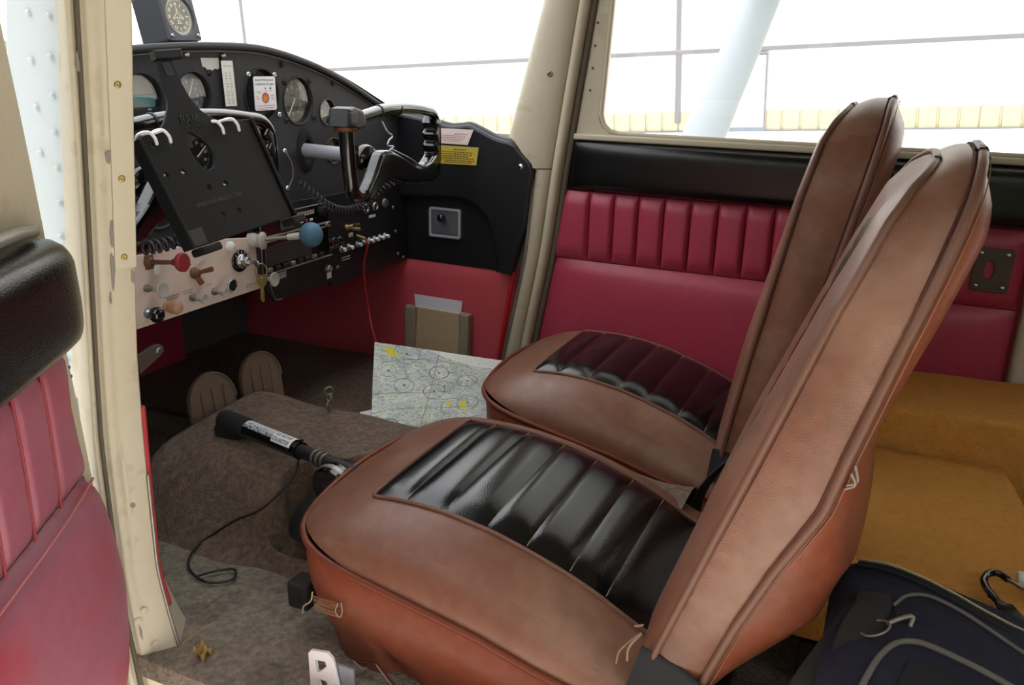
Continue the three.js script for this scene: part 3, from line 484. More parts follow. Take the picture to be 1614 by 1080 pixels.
makeSeat('brown vinyl seat with black pleated insert, nearest the open door, backrest leaning well back', -0.23, Math.atan(0.33), -0.12, 0.1, 0, {
  crease: (x, y, z) => (x < -0.15 ? 0.012 * smooth(0.05, 0.0, Math.abs((y - 0.018) + (z + 0.47) * 0.75)) * smooth(-0.48, -0.45, z) * smooth(-0.36, -0.43, z) : 0),
  build(t, B) {
    const x = -0.4365, th = [];
    for (let i = 0; i < 16; i++) { const y = 0.09 - i * 0.0013, z0 = -0.54 + rnd() * 0.006; th.push(tube([[x - 0.001, y + rnd() * 0.001, z0], [x - 0.0015, y - 0.001 + rnd() * 0.002, z0 + 0.018], [x - 0.0008, y + 0.001 * rnd(), z0 + 0.03 + rnd() * 0.008]], 0.0003, 6, false, 4)); }
    const fr = part('frayed_patch', th, std(0x9c7658, 0.9), t, 'frayed patch of pale threads'); fr.userData.kind = 'stuff';
    part('loose_thread', tube([[x - 0.001, 0.094, -0.539], [x - 0.002, 0.083, -0.541], [x - 0.002, 0.072, -0.552], [x + 0.001, 0.06, -0.556]], 0.001), M.thread, t, 'loose pale thread');
    part('loose_thread', tube([[x - 0.001, 0.09, -0.505], [x - 0.003, 0.079, -0.507], [x - 0.002, 0.073, -0.503], [x - 0.002, 0.079, -0.499], [x - 0.001, 0.092, -0.5]], 0.0008), M.thread, t, 'loose pale thread');
    part('tear', tube([[x + 0.0005, 0.019, -0.482], [x - 0.001, 0.022, -0.47], [x - 0.001, 0.024, -0.456], [x - 0.001, 0.01, -0.44], [x, -0.005, -0.424]], 0.0018), M.redThread, t, 'torn seam');
    part('tear_thread', [tube([[x - 0.003, 0.026, -0.455], [x - 0.004, 0.01, -0.438], [x - 0.003, -0.006, -0.422]], 0.0007), tube([[x - 0.003, 0.021, -0.485], [x - 0.003, 0.014, -0.474], [x - 0.003, 0.018, -0.468]], 0.0006)], M.thread, t, 'pale torn thread').userData.kind = 'stuff';
    part('adjuster_handle', [rbox(0.03, 0.036, 0.03, 0.005, -0.392, 0.053, -0.588), rbox(0.014, 0.012, 0.08, 0.003, -0.38, 0.055, -0.55)], M.blackVinylDull, t, 'black seat adjuster handle').userData.kind = 'stuff';
    part('corner_fray', [tube([B(-0.192, 0.035, -0.058), B(-0.2, 0.02, -0.062), B(-0.196, 0.002, -0.058)], 0.0012), tube([B(-0.19, 0.03, -0.06), B(-0.2, 0.012, -0.068), B(-0.194, -0.01, -0.066)], 0.0009), tube([B(-0.192, 0.045, -0.06), B(-0.198, 0.044, -0.066)], 0.001)], M.stitch, t, 'frayed lower corner').userData.kind = 'stuff';
    const sh = []; for (let i = 0; i < 2; i++) sh.push(tube([B(-0.2 + i * 0.004, 0.285 + i * 0.006, 0.03), B(-0.196, 0.276 + i * 0.003, 0.037), B(-0.194, 0.268 + i * 0.004, 0.032)], 0.0012));
    part('plastic_scrap', sh, phys({ color: 0xb8aca2, roughness: 0.15, transmission: 0.6, thickness: 0 }), t, 'scrap of clear plastic at the rear seam').userData.kind = 'stuff';
  },
});
makeSeat('brown vinyl seat with black pleated insert on the far side, its backrest more upright', 0.25, Math.atan(0.17), -0.147, 0.108, 0.02, {
  build(t) {
    part('tear', [tube([[0.0525, 0.12, -0.529], [0.051, 0.1, -0.53], [0.0525, 0.085, -0.531]], 0.002), tube([[0.0525, 0.105, -0.538], [0.051, 0.095, -0.539], [0.0525, 0.088, -0.538]], 0.0014)], M.redThread, t, 'short tear in the skirt').userData.kind = 'stuff';
    part('belt_end', ribbon([[0.03, 0.15, -0.155], [0.02, 0.12, -0.18], [0.01, 0.08, -0.2], [0.0, 0.0, -0.21]], [1, 0, 0.3], 0.045, 0.004), M.belt, t, 'dark seat belt webbing');
  },
});

// ---------------------------------------------------------------- instrument panel
const ARCH = [[-0.5, 0.595], [-0.4, 0.64], [-0.3, 0.668], [-0.2, 0.68], [-0.1, 0.686], [0.03, 0.686], [0.09, 0.679], [0.147, 0.668], [0.2, 0.655], [0.255, 0.638], [0.31, 0.618], [0.357, 0.599], [0.413, 0.577], [0.46, 0.561], [0.5, 0.552]];
const archCurve = spline(ARCH.map(([x, y]) => [x, y]), 60);
const PZ = -0.97, panel = thing('instrument_panel', 'black instrument panel with round gauges under a padded glare shield', 'panel');
const gauges = [[-0.2, 0.606, 0.036], [-0.103, 0.61, 0.034], [0.048, 0.608, 0.04], [0.141, 0.596, 0.038], [0.223, 0.574, 0.022], [0.237, 0.504, 0.0225], [-0.19, 0.467, 0.038], [-0.094, 0.524, 0.03], [-0.3, 0.6, 0.036], [-0.3, 0.5, 0.036]];
{
  const out = [[-0.49, 0.41], [0.485, 0.41], ...archCurve.filter((p) => p[0] < 0.485 && p[0] > -0.49).map(([x, y]) => [x, y - 0.008]).reverse()];
  part('panel_plate', extr(out, 0.004, 0.0008, gauges.map(([x, y, r]) => circlePts(x, y, r * 1.02, 40))).translate(0, 0, PZ), M.panel, panel);
  part('glare_shield_roll', tube(archCurve.filter((_, i) => i % 2 === 0).map(([x, y]) => [x, y - 0.0055, PZ + 0.006]), 0.006, 120), M.glarePad, panel, 'padded black roll along the glare shield');
  part('glare_shield_deck', boxUV(grid(60, 8, (u, v) => { const [x, y] = archCurve[Math.round(u * 60)], z = lerp(PZ + 0.004, -1.47, v); return [Math.max(x * 1.06, -0.506), y - 0.002 - 0.03 * v, z]; })), M.glarePad, panel, 'black glare shield deck');
  part('edge_trim', tube(archCurve.filter((p, i) => i % 2 === 0 && p[0] > -0.48 && p[0] < 0.47).map(([x, y]) => [x, y - 0.0125, PZ + 0.002]), 0.0011, 100), M.bareMetal, panel, 'thin worn metal edge');
}
function dial(kind) {
  return canvasTex(256, 256, (x, w) => {
    const dark = { clock: '#77746d', small: '#8a857c', tach: '#17181c', mirroredHorizon: '#39444a', gyro: '#5f6a70', blank: '#141416' }[kind];  // gyro face lightened to paint the pale reflection in its glass
    x.fillStyle = dark; x.fillRect(0, 0, w, w); x.translate(w / 2, w / 2);
    if (kind === 'mirroredHorizon') { x.fillStyle = '#79aeb0'; x.fillRect(-w / 2, -26, w, 56); x.fillStyle = '#a9aca8'; x.fillRect(-w / 2, -w / 2, w, w / 2 - 30); x.fillStyle = '#2c3334'; x.fillRect(-w / 2, 34, w, w); x.strokeStyle = '#c77e5c'; x.lineWidth = 6; x.beginPath(); x.moveTo(-70, 10); x.lineTo(-20, 26); x.lineTo(0, 10); x.lineTo(20, 26); x.lineTo(70, 10); x.stroke(); x.strokeStyle = '#d8e0cf'; x.lineWidth = 4; for (let i = 0; i < 5; i++) { x.beginPath(); x.moveTo(-100 + i * 10, 30 + i * 9); x.lineTo(-50 + i * 10, 60 + i * 9); x.stroke(); } x.fillStyle = '#e8e8e0'; x.fillRect(70, 40, 22, 6); x.fillRect(70, 90, 22, 6); return; }  // pale, turquoise and dark bands paint the outdoors mirrored in the glass
    if (kind === 'blank') return;
    x.strokeStyle = kind === 'gyro' ? '#cdd6d6' : '#dedbd0'; x.fillStyle = x.strokeStyle;
    const n = kind === 'gyro' ? 72 : kind === 'tach' ? 50 : 40;
    for (let i = 0; i < n; i++) { x.save(); x.rotate(i / n * 2 * Math.PI); x.lineWidth = i % 5 ? 2 : 4; x.beginPath(); x.moveTo(0, -112); x.lineTo(0, i % 5 ? -102 : -94); x.stroke(); x.restore(); }
    x.font = 'bold 26px sans-serif'; x.textAlign = 'center'; x.textBaseline = 'middle';
    const lab = { clock: ['0', '1', '2', '3', '4', '5', '6', '7', '8', '9'], small: ['0', '25', '50', '75', '100'], tach: ['5', '10', '15', '20', '25', '30', '35'], gyro: ['N', '3', '6', 'E', '12', '15', 'S', '21', '24', 'W', '30', '33'] }[kind] ?? [];
    lab.forEach((s, i) => { const a = kind === 'clock' || kind === 'gyro' ? i / lab.length * 2 * Math.PI : (-0.65 + 1.3 * i / (lab.length - 1)) * Math.PI; x.fillText(s, 76 * Math.sin(a), -76 * Math.cos(a)); });
    if (kind === 'clock') { x.fillStyle = '#5c5952'; x.fillRect(-24, -40, 48, 16); x.fillStyle = '#4f4c47'; x.fillRect(-60, 30, 110, 30); }
  });
}
const dials = Object.fromEntries(['clock', 'small', 'tach', 'mirroredHorizon', 'gyro', 'blank'].map((k) => [k, printMat(dial(k), 0.6)]));
const gaugeKinds = ['mirroredHorizon', 'gyro', 'blank', 'clock', 'small', 'small', 'tach', 'tach', 'tach', 'clock'];
gauges.forEach(([x, y, r], i) => {
  const kind = gaugeKinds[i], z = PZ;
  const g = part('gauge', lathe([[r * 0.96, -0.012], [r * 0.985, -0.002], [r * 1.0, 0.0012], [r * 1.06, 0.0018], [r * 1.1, 0.0004], [r * 1.1, -0.003], [r * 1.0, -0.006], [r * 0.96, -0.012]], [x, y, z], [0, 0, 1], 40), i === 4 || i === 5 ? M.gloss : M.panelDark, panel);
  part('dial', new THREE.CircleGeometry(r, 40).translate(x, y, z - 0.012), dials[kind], g);
  if (!['blank', 'mirroredHorizon'].includes(kind)) { const a = [0, 0.4, 0, -2.55, -1.0, 2.4, -1.2, 0.9, 1, 2][i]; part('needle', rbox(r * 0.07, r * 0.95, 0.001, 0.0003, 0, r * 0.33, 0).rotateZ(-a).translate(x, y, z - 0.009), M.label, g); }
  part('glass_cover', new THREE.CircleGeometry(r * 0.97, 40).translate(x, y, z - 0.004), M.glass, g);
});
const screwGeo = lathe([[0.0048, 0], [0.0046, 0.0016], [0.003, 0.0032], [0.0016, 0.0036], [0.0013, 0.0022], [0, 0.0022]], [0, 0, 0], [0, 0, 1], 16);
for (const [x, y, k] of [[-0.11, 0.669, 1], [-0.035, 0.668, 1], [0.018, 0.641, 1], [0.081, 0.64, 1], [0.088, 0.576, 1], [0.018, 0.572, 1], [0.101, 0.656, 0], [0.174, 0.628, 0], [0.243, 0.624, 0], [0.107, 0.628, 0], [0.096, 0.515, 1], [0.098, 0.452, 1], [0.106, 0.565, 0], [0.183, 0.567, 0], [-0.067, 0.643, 0], [0.26, 0.545, 0], [0.3, 0.545, 0]]) part('screw', screwGeo.clone().translate(x, y, PZ), k ? M.chrome : M.panelDark, panel);
part('bonding_wire', tube([[0.096, 0.513, PZ + 0.003], [0.106, 0.495, PZ + 0.006], [0.108, 0.47, PZ + 0.005], [0.098, 0.454, PZ + 0.003]], 0.0011), M.dullMetal, panel, 'thin bonding wire');
part('shaft_boot', lathe([[0.026, -0.002], [0.025, 0.003], [0.018, 0.005], [0.0125, 0.004], [0.012, -0.002]], [0, 0, 0], [0, 0, 1], 28).scale(0.95, 1.55, 1).translate(0.155, 0.512, PZ), M.matteBlack, panel, 'black rubber shaft boot');
part('shaft_boot', lathe([[0.026, -0.002], [0.025, 0.003], [0.018, 0.005], [0.0125, 0.004], [0.012, -0.002]], [0, 0, 0], [0, 0, 1], 28).scale(0.95, 1.55, 1).translate(-0.275, 0.517, PZ), M.matteBlack, panel, 'black rubber shaft boot');
part('masking_tape', extr([[-0.083, 0.6645], [-0.046, 0.6645], [-0.0455, 0.65], [-0.05, 0.648], [-0.055, 0.6495], [-0.061, 0.6465], [-0.066, 0.6485], [-0.071, 0.6475], [-0.075, 0.651], [-0.081, 0.652]], 0.0006, 0.0001).translate(0, 0, PZ + 0.0008), M.label, panel, 'torn piece of white tape');
part('card_holder', [rbox(0.034, 0.082, 0.004, 0.001, -0.026, 0.626, PZ + 0.002)], M.panelDark, panel, 'dark card holder');
rebase(panel, 0, 0.41, PZ);
{ // correction card in the holder
  const c = thing('correction_card', 'narrow white number card in the holder between the gauges', 'card');
  const t = canvasTex(128, 384, (x, w, h) => { x.fillStyle = '#e9e7e0'; x.fillRect(0, 0, w, h); x.fillStyle = '#55534f'; x.textAlign = 'center'; x.font = '17px sans-serif'; x.fillText('FOR  STEER', w / 2, 52); x.font = '20px sans-serif'; ['N', '30', '60', 'E', '120', '150', 'S', '210', '240', 'W', '300', '330'].forEach((s, i) => { x.fillText(s, 40, 110 + i * 23); x.fillText(s, 86, 110 + i * 23); }); });
  part('card', sheet([-0.046, 0.661, PZ + 0.0045], [-0.021, 0.661, PZ + 0.0045], [-0.018, 0.594, PZ + 0.0045], [-0.0425, 0.594, PZ + 0.0045], 0.0006), printMat(t), c);
  rebase(c, -0.032, 0.594, PZ + 0.0045);
  const d = thing('gas_detector_card', 'white gas detector card with an orange spot stuck over a gauge', 'card');
  const t2 = canvasTex(320, 336, (x, w, h) => {
    x.fillStyle = '#f4f3f6'; x.fillRect(0, 0, w, h); x.fillStyle = '#2e2c48'; x.font = 'bold 34px sans-serif'; x.fillText('Avoid Poisonous', 22, 46, 270); x.fillText('Colorless CO gas', 20, 86, 280);
    x.fillStyle = '#9a9a9a'; x.beginPath(); x.arc(165, 118, 11, 0, 7); x.fill(); x.fillStyle = '#303030'; x.beginPath(); x.arc(238, 118, 12, 0, 7); x.fill();
    x.fillStyle = '#9c96a2'; for (const [a, b, l] of [[30, 146, 70], [40, 160, 50], [150, 140, 40], [222, 140, 36]]) x.fillRect(a, b, l, 5);
    x.fillStyle = '#f7c7bd'; x.beginPath(); x.arc(160, 212, 60, 0, 7); x.fill(); x.fillStyle = '#b1452f'; x.beginPath(); x.arc(160, 212, 50, 0, 7); x.fill(); x.fillStyle = '#d98b4e'; x.beginPath(); x.arc(160, 216, 36, 0, 7); x.fill();
    x.fillStyle = '#cf6a72'; for (const [a, b, l] of [[22, 190, 30], [24, 212, 46], [232, 186, 60], [236, 206, 60], [244, 226, 48], [20, 286, 280], [24, 306, 270]]) x.fillRect(a, b, l, 6);
    x.fillStyle = '#8d8aa0'; x.fillRect(26, 322, 250, 4);
  });
  const g = extr(rrectPts(0.0235, 0.5845, 0.0765, 0.6375, 0.004), 0.001, 0.0002), p = g.attributes.position, u = g.attributes.uv;
  for (let i = 0; i < p.count; i++) { u.setXY(i, clamp((p.getX(i) - 0.0235) / 0.053, 0.01, 0.99), clamp((p.getY(i) - 0.5845) / 0.053, 0.01, 0.99)); }
  part('card', g.translate(0, 0, PZ + 0.0055), printMat(t2, 0.45), d);
  rebase(d, 0.05, 0.5845, PZ + 0.004);
}
{ // compass on the glare shield
  const c = thing('compass', 'grey boxed direction indicator with a white-marked dial on the glare shield', 'compass'); const w = 0.068;
  const body = extr(rrectPts(-w / 2, 0, w / 2, 0.072, 0.004), 0.05, 0.0015); part('case', body.translate(0, 0, -0.004), phys({ color: 0x393a41, roughness: 0.5 }), c);
  part('face_plate', extr(rrectPts(-w / 2, 0.0005, w / 2, 0.0715, 0.004), 0.006, 0.001, [circlePts(0, 0.037, 0.0285, 40)]).translate(0, 0, 0.002), phys({ color: 0x4a4a4e, roughness: 0.5 }), c);
  const t = canvasTex(256, 256, (x, s) => { x.fillStyle = '#7a7668'; x.fillRect(0, 0, s, s); x.translate(128, 128); x.strokeStyle = '#f0efe8'; x.fillStyle = '#efe9cf'; for (let i = 0; i < 72; i++) { x.save(); x.rotate(i / 72 * 2 * Math.PI); x.lineWidth = 5; x.beginPath(); x.moveTo(0, -122); x.lineTo(0, i % 2 ? -108 : -100); x.stroke(); x.restore(); } x.font = 'bold 28px sans-serif'; x.textAlign = 'center'; x.textBaseline = 'middle'; ['N', '3', '6', 'E', '12', '15', 'S', '21', '24', 'W', '30', '33'].forEach((l, i) => { x.save(); x.rotate(i / 12 * 2 * Math.PI); x.fillText(l, 0, -82); x.restore(); }); x.strokeStyle = '#f2dccb'; x.lineWidth = 5; x.beginPath(); x.moveTo(0, -58); x.lineTo(-8, -20); x.lineTo(-46, 8); x.lineTo(-46, 16); x.lineTo(-8, 4); x.lineTo(-6, 34); x.lineTo(-18, 46); x.lineTo(18, 46); x.lineTo(6, 34); x.lineTo(8, 4); x.lineTo(46, 16); x.lineTo(46, 8); x.lineTo(8, -20); x.closePath(); x.stroke(); });
  part('dial', new THREE.CircleGeometry(0.0285, 40).translate(0, 0.037, -0.003), printMat(t, 0.5), c);
  part('glass_cover', new THREE.CircleGeometry(0.0285, 40).translate(0, 0.037, 0.0), M.glass, c);
  for (const [x, y] of [[-0.028, 0.008], [0.028, 0.008], [-0.028, 0.065], [0.028, 0.065]]) part('screw', screwGeo.clone().scale(0.7, 0.7, 0.7).translate(x, y, 0.002), M.steel, c);
  part('foot', rbox(0.05, 0.012, 0.04, 0.002, 0, -0.002, -0.03), M.panelDark, c);
  c.position.set(-0.041, 0.688, -1.035); c.rotation.set(-0.2, 0.03, 0.03, 'YXZ');
  const wr = thing('loose_wire', 'thin dark red wire rising behind the boxed direction indicator', 'wire');
  part('wire', tube([[-0.13, 0.685, -1.06], [-0.155, 0.71, -1.03], [-0.16, 0.74, -1.02], [-0.145, 0.775, -1.03]], 0.0012), std(0x8a3a3c, 0.6), wr); rebase(wr, -0.13, 0.685, -1.06);
}

// ---------------------------------------------------------------- beige engine control panel
const CZ = PZ + 0.006;
{
  const t = thing('engine_controls', 'scuffed beige engine control panel with pull knobs and ignition switch', 'panel');
  const out = [[-0.49, 0.293], [0.0, 0.294], [0.012, 0.297], [0.017, 0.306], [0.012, 0.33], [0.0, 0.372], [-0.004, 0.38], [-0.012, 0.384], [-0.1, 0.396], [-0.49, 0.402]];
  part('panel_plate', extr(out, 0.006, 0.0015).translate(0, 0, CZ), M.beige, t);
  // pull knob: threaded ferrule, shaft and flared cap; tip gives how far it stands out
  const knob = (x, y, len, r, mat, name, label, dir = [0.05, 0.04, 1]) => {
    const k = part(name, lathe([[0.0055, 0], [0.0055, 0.004], [0.0042, 0.0042], [0.0042, 0.008], [0.0028, 0.0085], [0.0028, len - 0.012], [0, len - 0.012]], [x, y, CZ], dir, 20), M.dullMetal, t, label);
    part('knob_cap', lathe([[0, len - 0.014], [0.004, len - 0.014], [0.0045, len - 0.008], [r * 0.8, len - 0.003], [r, len - 0.001], [r, len + 0.001], [r * 0.92, len + 0.002], [r * 0.75, len + 0.0005], [0, len - 0.0005]], [x, y, CZ], dir, 28), mat, k);
  };
  knob(-0.236, 0.349, 0.03, 0.0115, M.greyKnob, 'pull_knob', 'grey flared pull knob');
  knob(-0.152, 0.315, 0.024, 0.0075, M.greyKnob, 'pull_knob', 'small grey pull knob');
  knob(-0.105, 0.314, 0.024, 0.0075, M.greyKnob, 'pull_knob', 'small grey pull knob');
  knob(0.004, 0.312, 0.03, 0.012, M.greyKnob, 'pull_knob', 'pale flared pull knob at the panel corner');
  const m = part('mixture_control', [lathe([[0.008, 0], [0.008, 0.006], [0.006, 0.008], [0.0035, 0.008], [0.0032, 0.05], [0, 0.05]], [-0.228, 0.386, CZ], [0.12, 0.08, 1], 20)], M.brownMetal, t, 'red mixture knob on a brown rod');
  part('knob_cap', lathe([[0, 0.044], [0.005, 0.044], [0.006, 0.052], [0.0125, 0.055], [0.0135, 0.058], [0.0135, 0.062], [0.012, 0.0635], [0, 0.0632]], [-0.228, 0.386, CZ], [0.12, 0.08, 1], 32), M.redKnob, m);
  part('lock_plate', rbox(0.012, 0.02, 0.006, 0.001, -0.228, 0.386, CZ + 0.003), M.brownMetal, m);
  part('white_tag', rbox(0.0115, 0.0135, 0.001, 0.0003, -0.2175, 0.3735, CZ + 0.006), M.whitePlastic, m);
  part('fuse_knob', [lathe([[0.008, 0], [0.008, 0.004], [0.0065, 0.005], [0.0065, 0.009], [0.0095, 0.0095], [0.0105, 0.013], [0.0105, 0.02], [0.008, 0.025], [0.003, 0.027], [0, 0.027]], [-0.203, 0.314, CZ], [0.06, 0.05, 1], 28)], M.tanKnob, t, 'round tan knob');
  const bl = []; for (let i = 0; i <= 10; i++) { const a = i / 10 * Math.PI; bl.push([0.0115 * Math.sin(a) + (i && i < 10 ? 0 : 0), 0.02 - 0.01 * Math.cos(a)]); }
  const bk = part('fluted_knob', grid(40, 14, (u, v) => { const a = u * 2 * Math.PI, th = v * Math.PI, r = 0.0118 * Math.sin(th) ** 0.7 * (1 - 0.05 * (0.5 + 0.5 * Math.cos(a * 8))); return [-0.239 + r * Math.cos(a), 0.313 + r * Math.sin(a), CZ + 0.018 - 0.01 * Math.cos(th)]; }, true), M.gloss, t, 'black fluted knob');
  part('ferrule', lathe([[0.0075, 0], [0.0075, 0.006], [0.004, 0.007], [0.004, 0.012], [0, 0.012]], [-0.239, 0.313, CZ], [0, 0, 1], 20), M.steel, bk);
  const tsw = part('toggle_switch', lathe([[0.009, 0], [0.009, 0.003], [0.006, 0.004], [0.006, 0.01], [0.003, 0.012], [0, 0.012]], [-0.143, 0.352, CZ], [0.1, 0.1, 1], 12), M.brownMetal, t, 'tan toggle switch');
  part('lever', [rod([-0.142, 0.354, CZ + 0.01], [-0.134, 0.36, CZ + 0.03], 0.003, 0.004), rod([-0.144, 0.35, CZ + 0.005], [-0.136, 0.335, CZ + 0.008], 0.004, 0.0045)], M.copper, tsw);
  const so = part('socket', lathe([[0.0115, -0.004], [0.0115, 0.002], [0.0105, 0.0032], [0.009, 0.0028], [0.0088, -0.003]], [-0.063, 0.314, CZ], [0, 0, 1], 32), M.chrome, t, 'empty round socket with a bright ring');
  part('socket_well', lathe([[0.009, 0.0006], [0, 0.0006]], [-0.063, 0.314, CZ], [0, 0, 1], 32), M.matteBlack, so);
  const ig = part('ignition_switch', lathe([[0.0185, 0], [0.0185, 0.002], [0.0165, 0.0035], [0.011, 0.0036]], [-0.041, 0.351, CZ], [0, 0, 1], 40), M.gloss, t, 'ignition switch with black dial plate');
  part('lock_barrel', lathe([[0.012, 0], [0.012, 0.006], [0.0105, 0.008], [0.0075, 0.0085], [0.0075, 0.017], [0.0055, 0.018], [0, 0.018]], [-0.041, 0.351, CZ], [0.05, 0.03, 1], 32), M.chrome, ig);
  for (let i = 0; i < 5; i++) { const a = 2.2 - i * 0.5; part('dial_mark', rbox(0.0012, 0.004, 0.0006, 0.0002, 0, 0.0148, 0.0034).rotateZ(a - Math.PI / 2 + 0.2).translate(-0.041, 0.351, CZ), M.label, ig); }
  part('white_cap', lathe([[0.008, 0], [0.0085, 0.004], [0.006, 0.008], [0, 0.009]], [-0.062, 0.379, CZ], [0, 0, 1], 24), M.whitePlastic, t, 'white round cap');
  // printed legends on the panel: tiny worn lettering
  const tl = std(0x77685f, 0.8); const lines = []; for (const [x, y, l] of [[-0.205, 0.327, 0.03], [-0.2, 0.3235, 0.022], [-0.168, 0.328, 0.022], [-0.166, 0.3245, 0.018], [-0.165, 0.366, 0.02], [-0.118, 0.327, 0.012], [-0.03, 0.307, 0.022], [-0.03, 0.303, 0.014], [-0.25, 0.401, 0.02]]) for (let k = 0; k < l; k += 0.003) lines.push(rbox(0.0018, 0.0014, 0.0004, 0.0001, x + k, y, CZ + 0.0001, 1));
  part('legend', lines, tl, t, 'worn tiny printed legends').userData.kind = 'stuff';
  const br = part('hanging_lever', extr(spline([[-0.262, 0.256], [-0.228, 0.262], [-0.216, 0.256], [-0.216, 0.247], [-0.228, 0.24], [-0.262, 0.226]], 24), 0.005, 0.0012).translate(0, 0, PZ + 0.005), std(0x6b6156, 0.5, 0.5), t, 'grey lever hanging below the panel');
  part('pivot_bolt', lathe([[0.0055, 0], [0.005, 0.0015], [0.0025, 0.002], [0, 0.0012]], [-0.2245, 0.2505, PZ + 0.005], [0, 0, 1], 16), M.steel, br);
  rebase(t, -0.2, 0.293, CZ);
}
{ // keys hanging in the ignition
  const k = thing('key_ring', 'brass key hanging on a ring from the ignition switch', 'key');
  const c = [-0.026, 0.334, CZ + 0.03], ring = []; for (let i = 0; i < 20; i++) { const a = i / 20 * 2 * Math.PI; ring.push([c[0] + 0.0105 * Math.cos(a) * 0.9, c[1] + 0.0125 * Math.sin(a), c[2] + 0.004 * Math.cos(a)]); }
  part('ring', tube(ring, 0.0011, 60, true), M.brass, k);
  const key = [[-0.006, 0.0], [-0.0085, -0.006], [-0.0085, -0.014], [-0.005, -0.019], [-0.003, -0.021], [-0.003, -0.034], [-0.0045, -0.036], [-0.003, -0.038], [-0.0042, -0.041], [-0.003, -0.043], [0, -0.047], [0.003, -0.044], [0.003, -0.021], [0.0055, -0.019], [0.0085, -0.014], [0.0085, -0.006], [0.006, 0]];
  part('key_blade', extr(key, 0.0022, 0.0005, [circlePts(0, -0.0045, 0.0022, 14)]).rotateY(-0.5).translate(-0.027, 0.328, CZ + 0.031), M.brass, k, 'brass key');
  part('ignition_key', [extr([[-0.003, -0.003], [0.003, -0.003], [0.003, 0.003], [-0.003, 0.003]], 0.012, 0.0004).translate(-0.039, 0.351, CZ + 0.028), extr(circlePts(0, 0, 0.008, 20, 0.006), 0.002, 0.0005, [circlePts(0.004, -0.001, 0.0018, 10)]).rotateY(1.1).translate(-0.036, 0.349, CZ + 0.032)], M.steel, k, 'steel key in the lock').userData.kind = 'stuff';
  rebase(k, -0.027, 0.285, CZ + 0.03);
}
{ // blue ball throttle
  const t = thing('throttle_control', 'blue ball knob on a rod standing out between beige and black panels', 'knob');
  const a = [-0.006, 0.378, CZ], d = V(0.042, 0.0115, 0.086).normalize().toArray(), at = (l) => [a[0] + d[0] * l, a[1] + d[1] * l, a[2] + d[2] * l];
  part('collar', lathe([[0.013, -0.006], [0.013, 0.004], [0.011, 0.007], [0.011, 0.014], [0.0145, 0.015], [0.0145, 0.019], [0.006, 0.021], [0, 0.021]], a, [0.3, 0.05, 1], 28), M.greyKnob, t);
  part('rod', rod(at(0.01), at(0.085), 0.0032), M.dullMetal, t);
  part('sleeve', rod(at(0.058), at(0.082), 0.0052, 0.006), M.greyKnob, t);
  part('ball_knob', new THREE.SphereGeometry(0.0195, 40, 28).applyMatrix4(new THREE.Matrix4().makeScale(1, 1.06, 1)).translate(...at(0.097)), M.ball, t, 'faded blue ball knob');
  rebase(t, ...a);
}
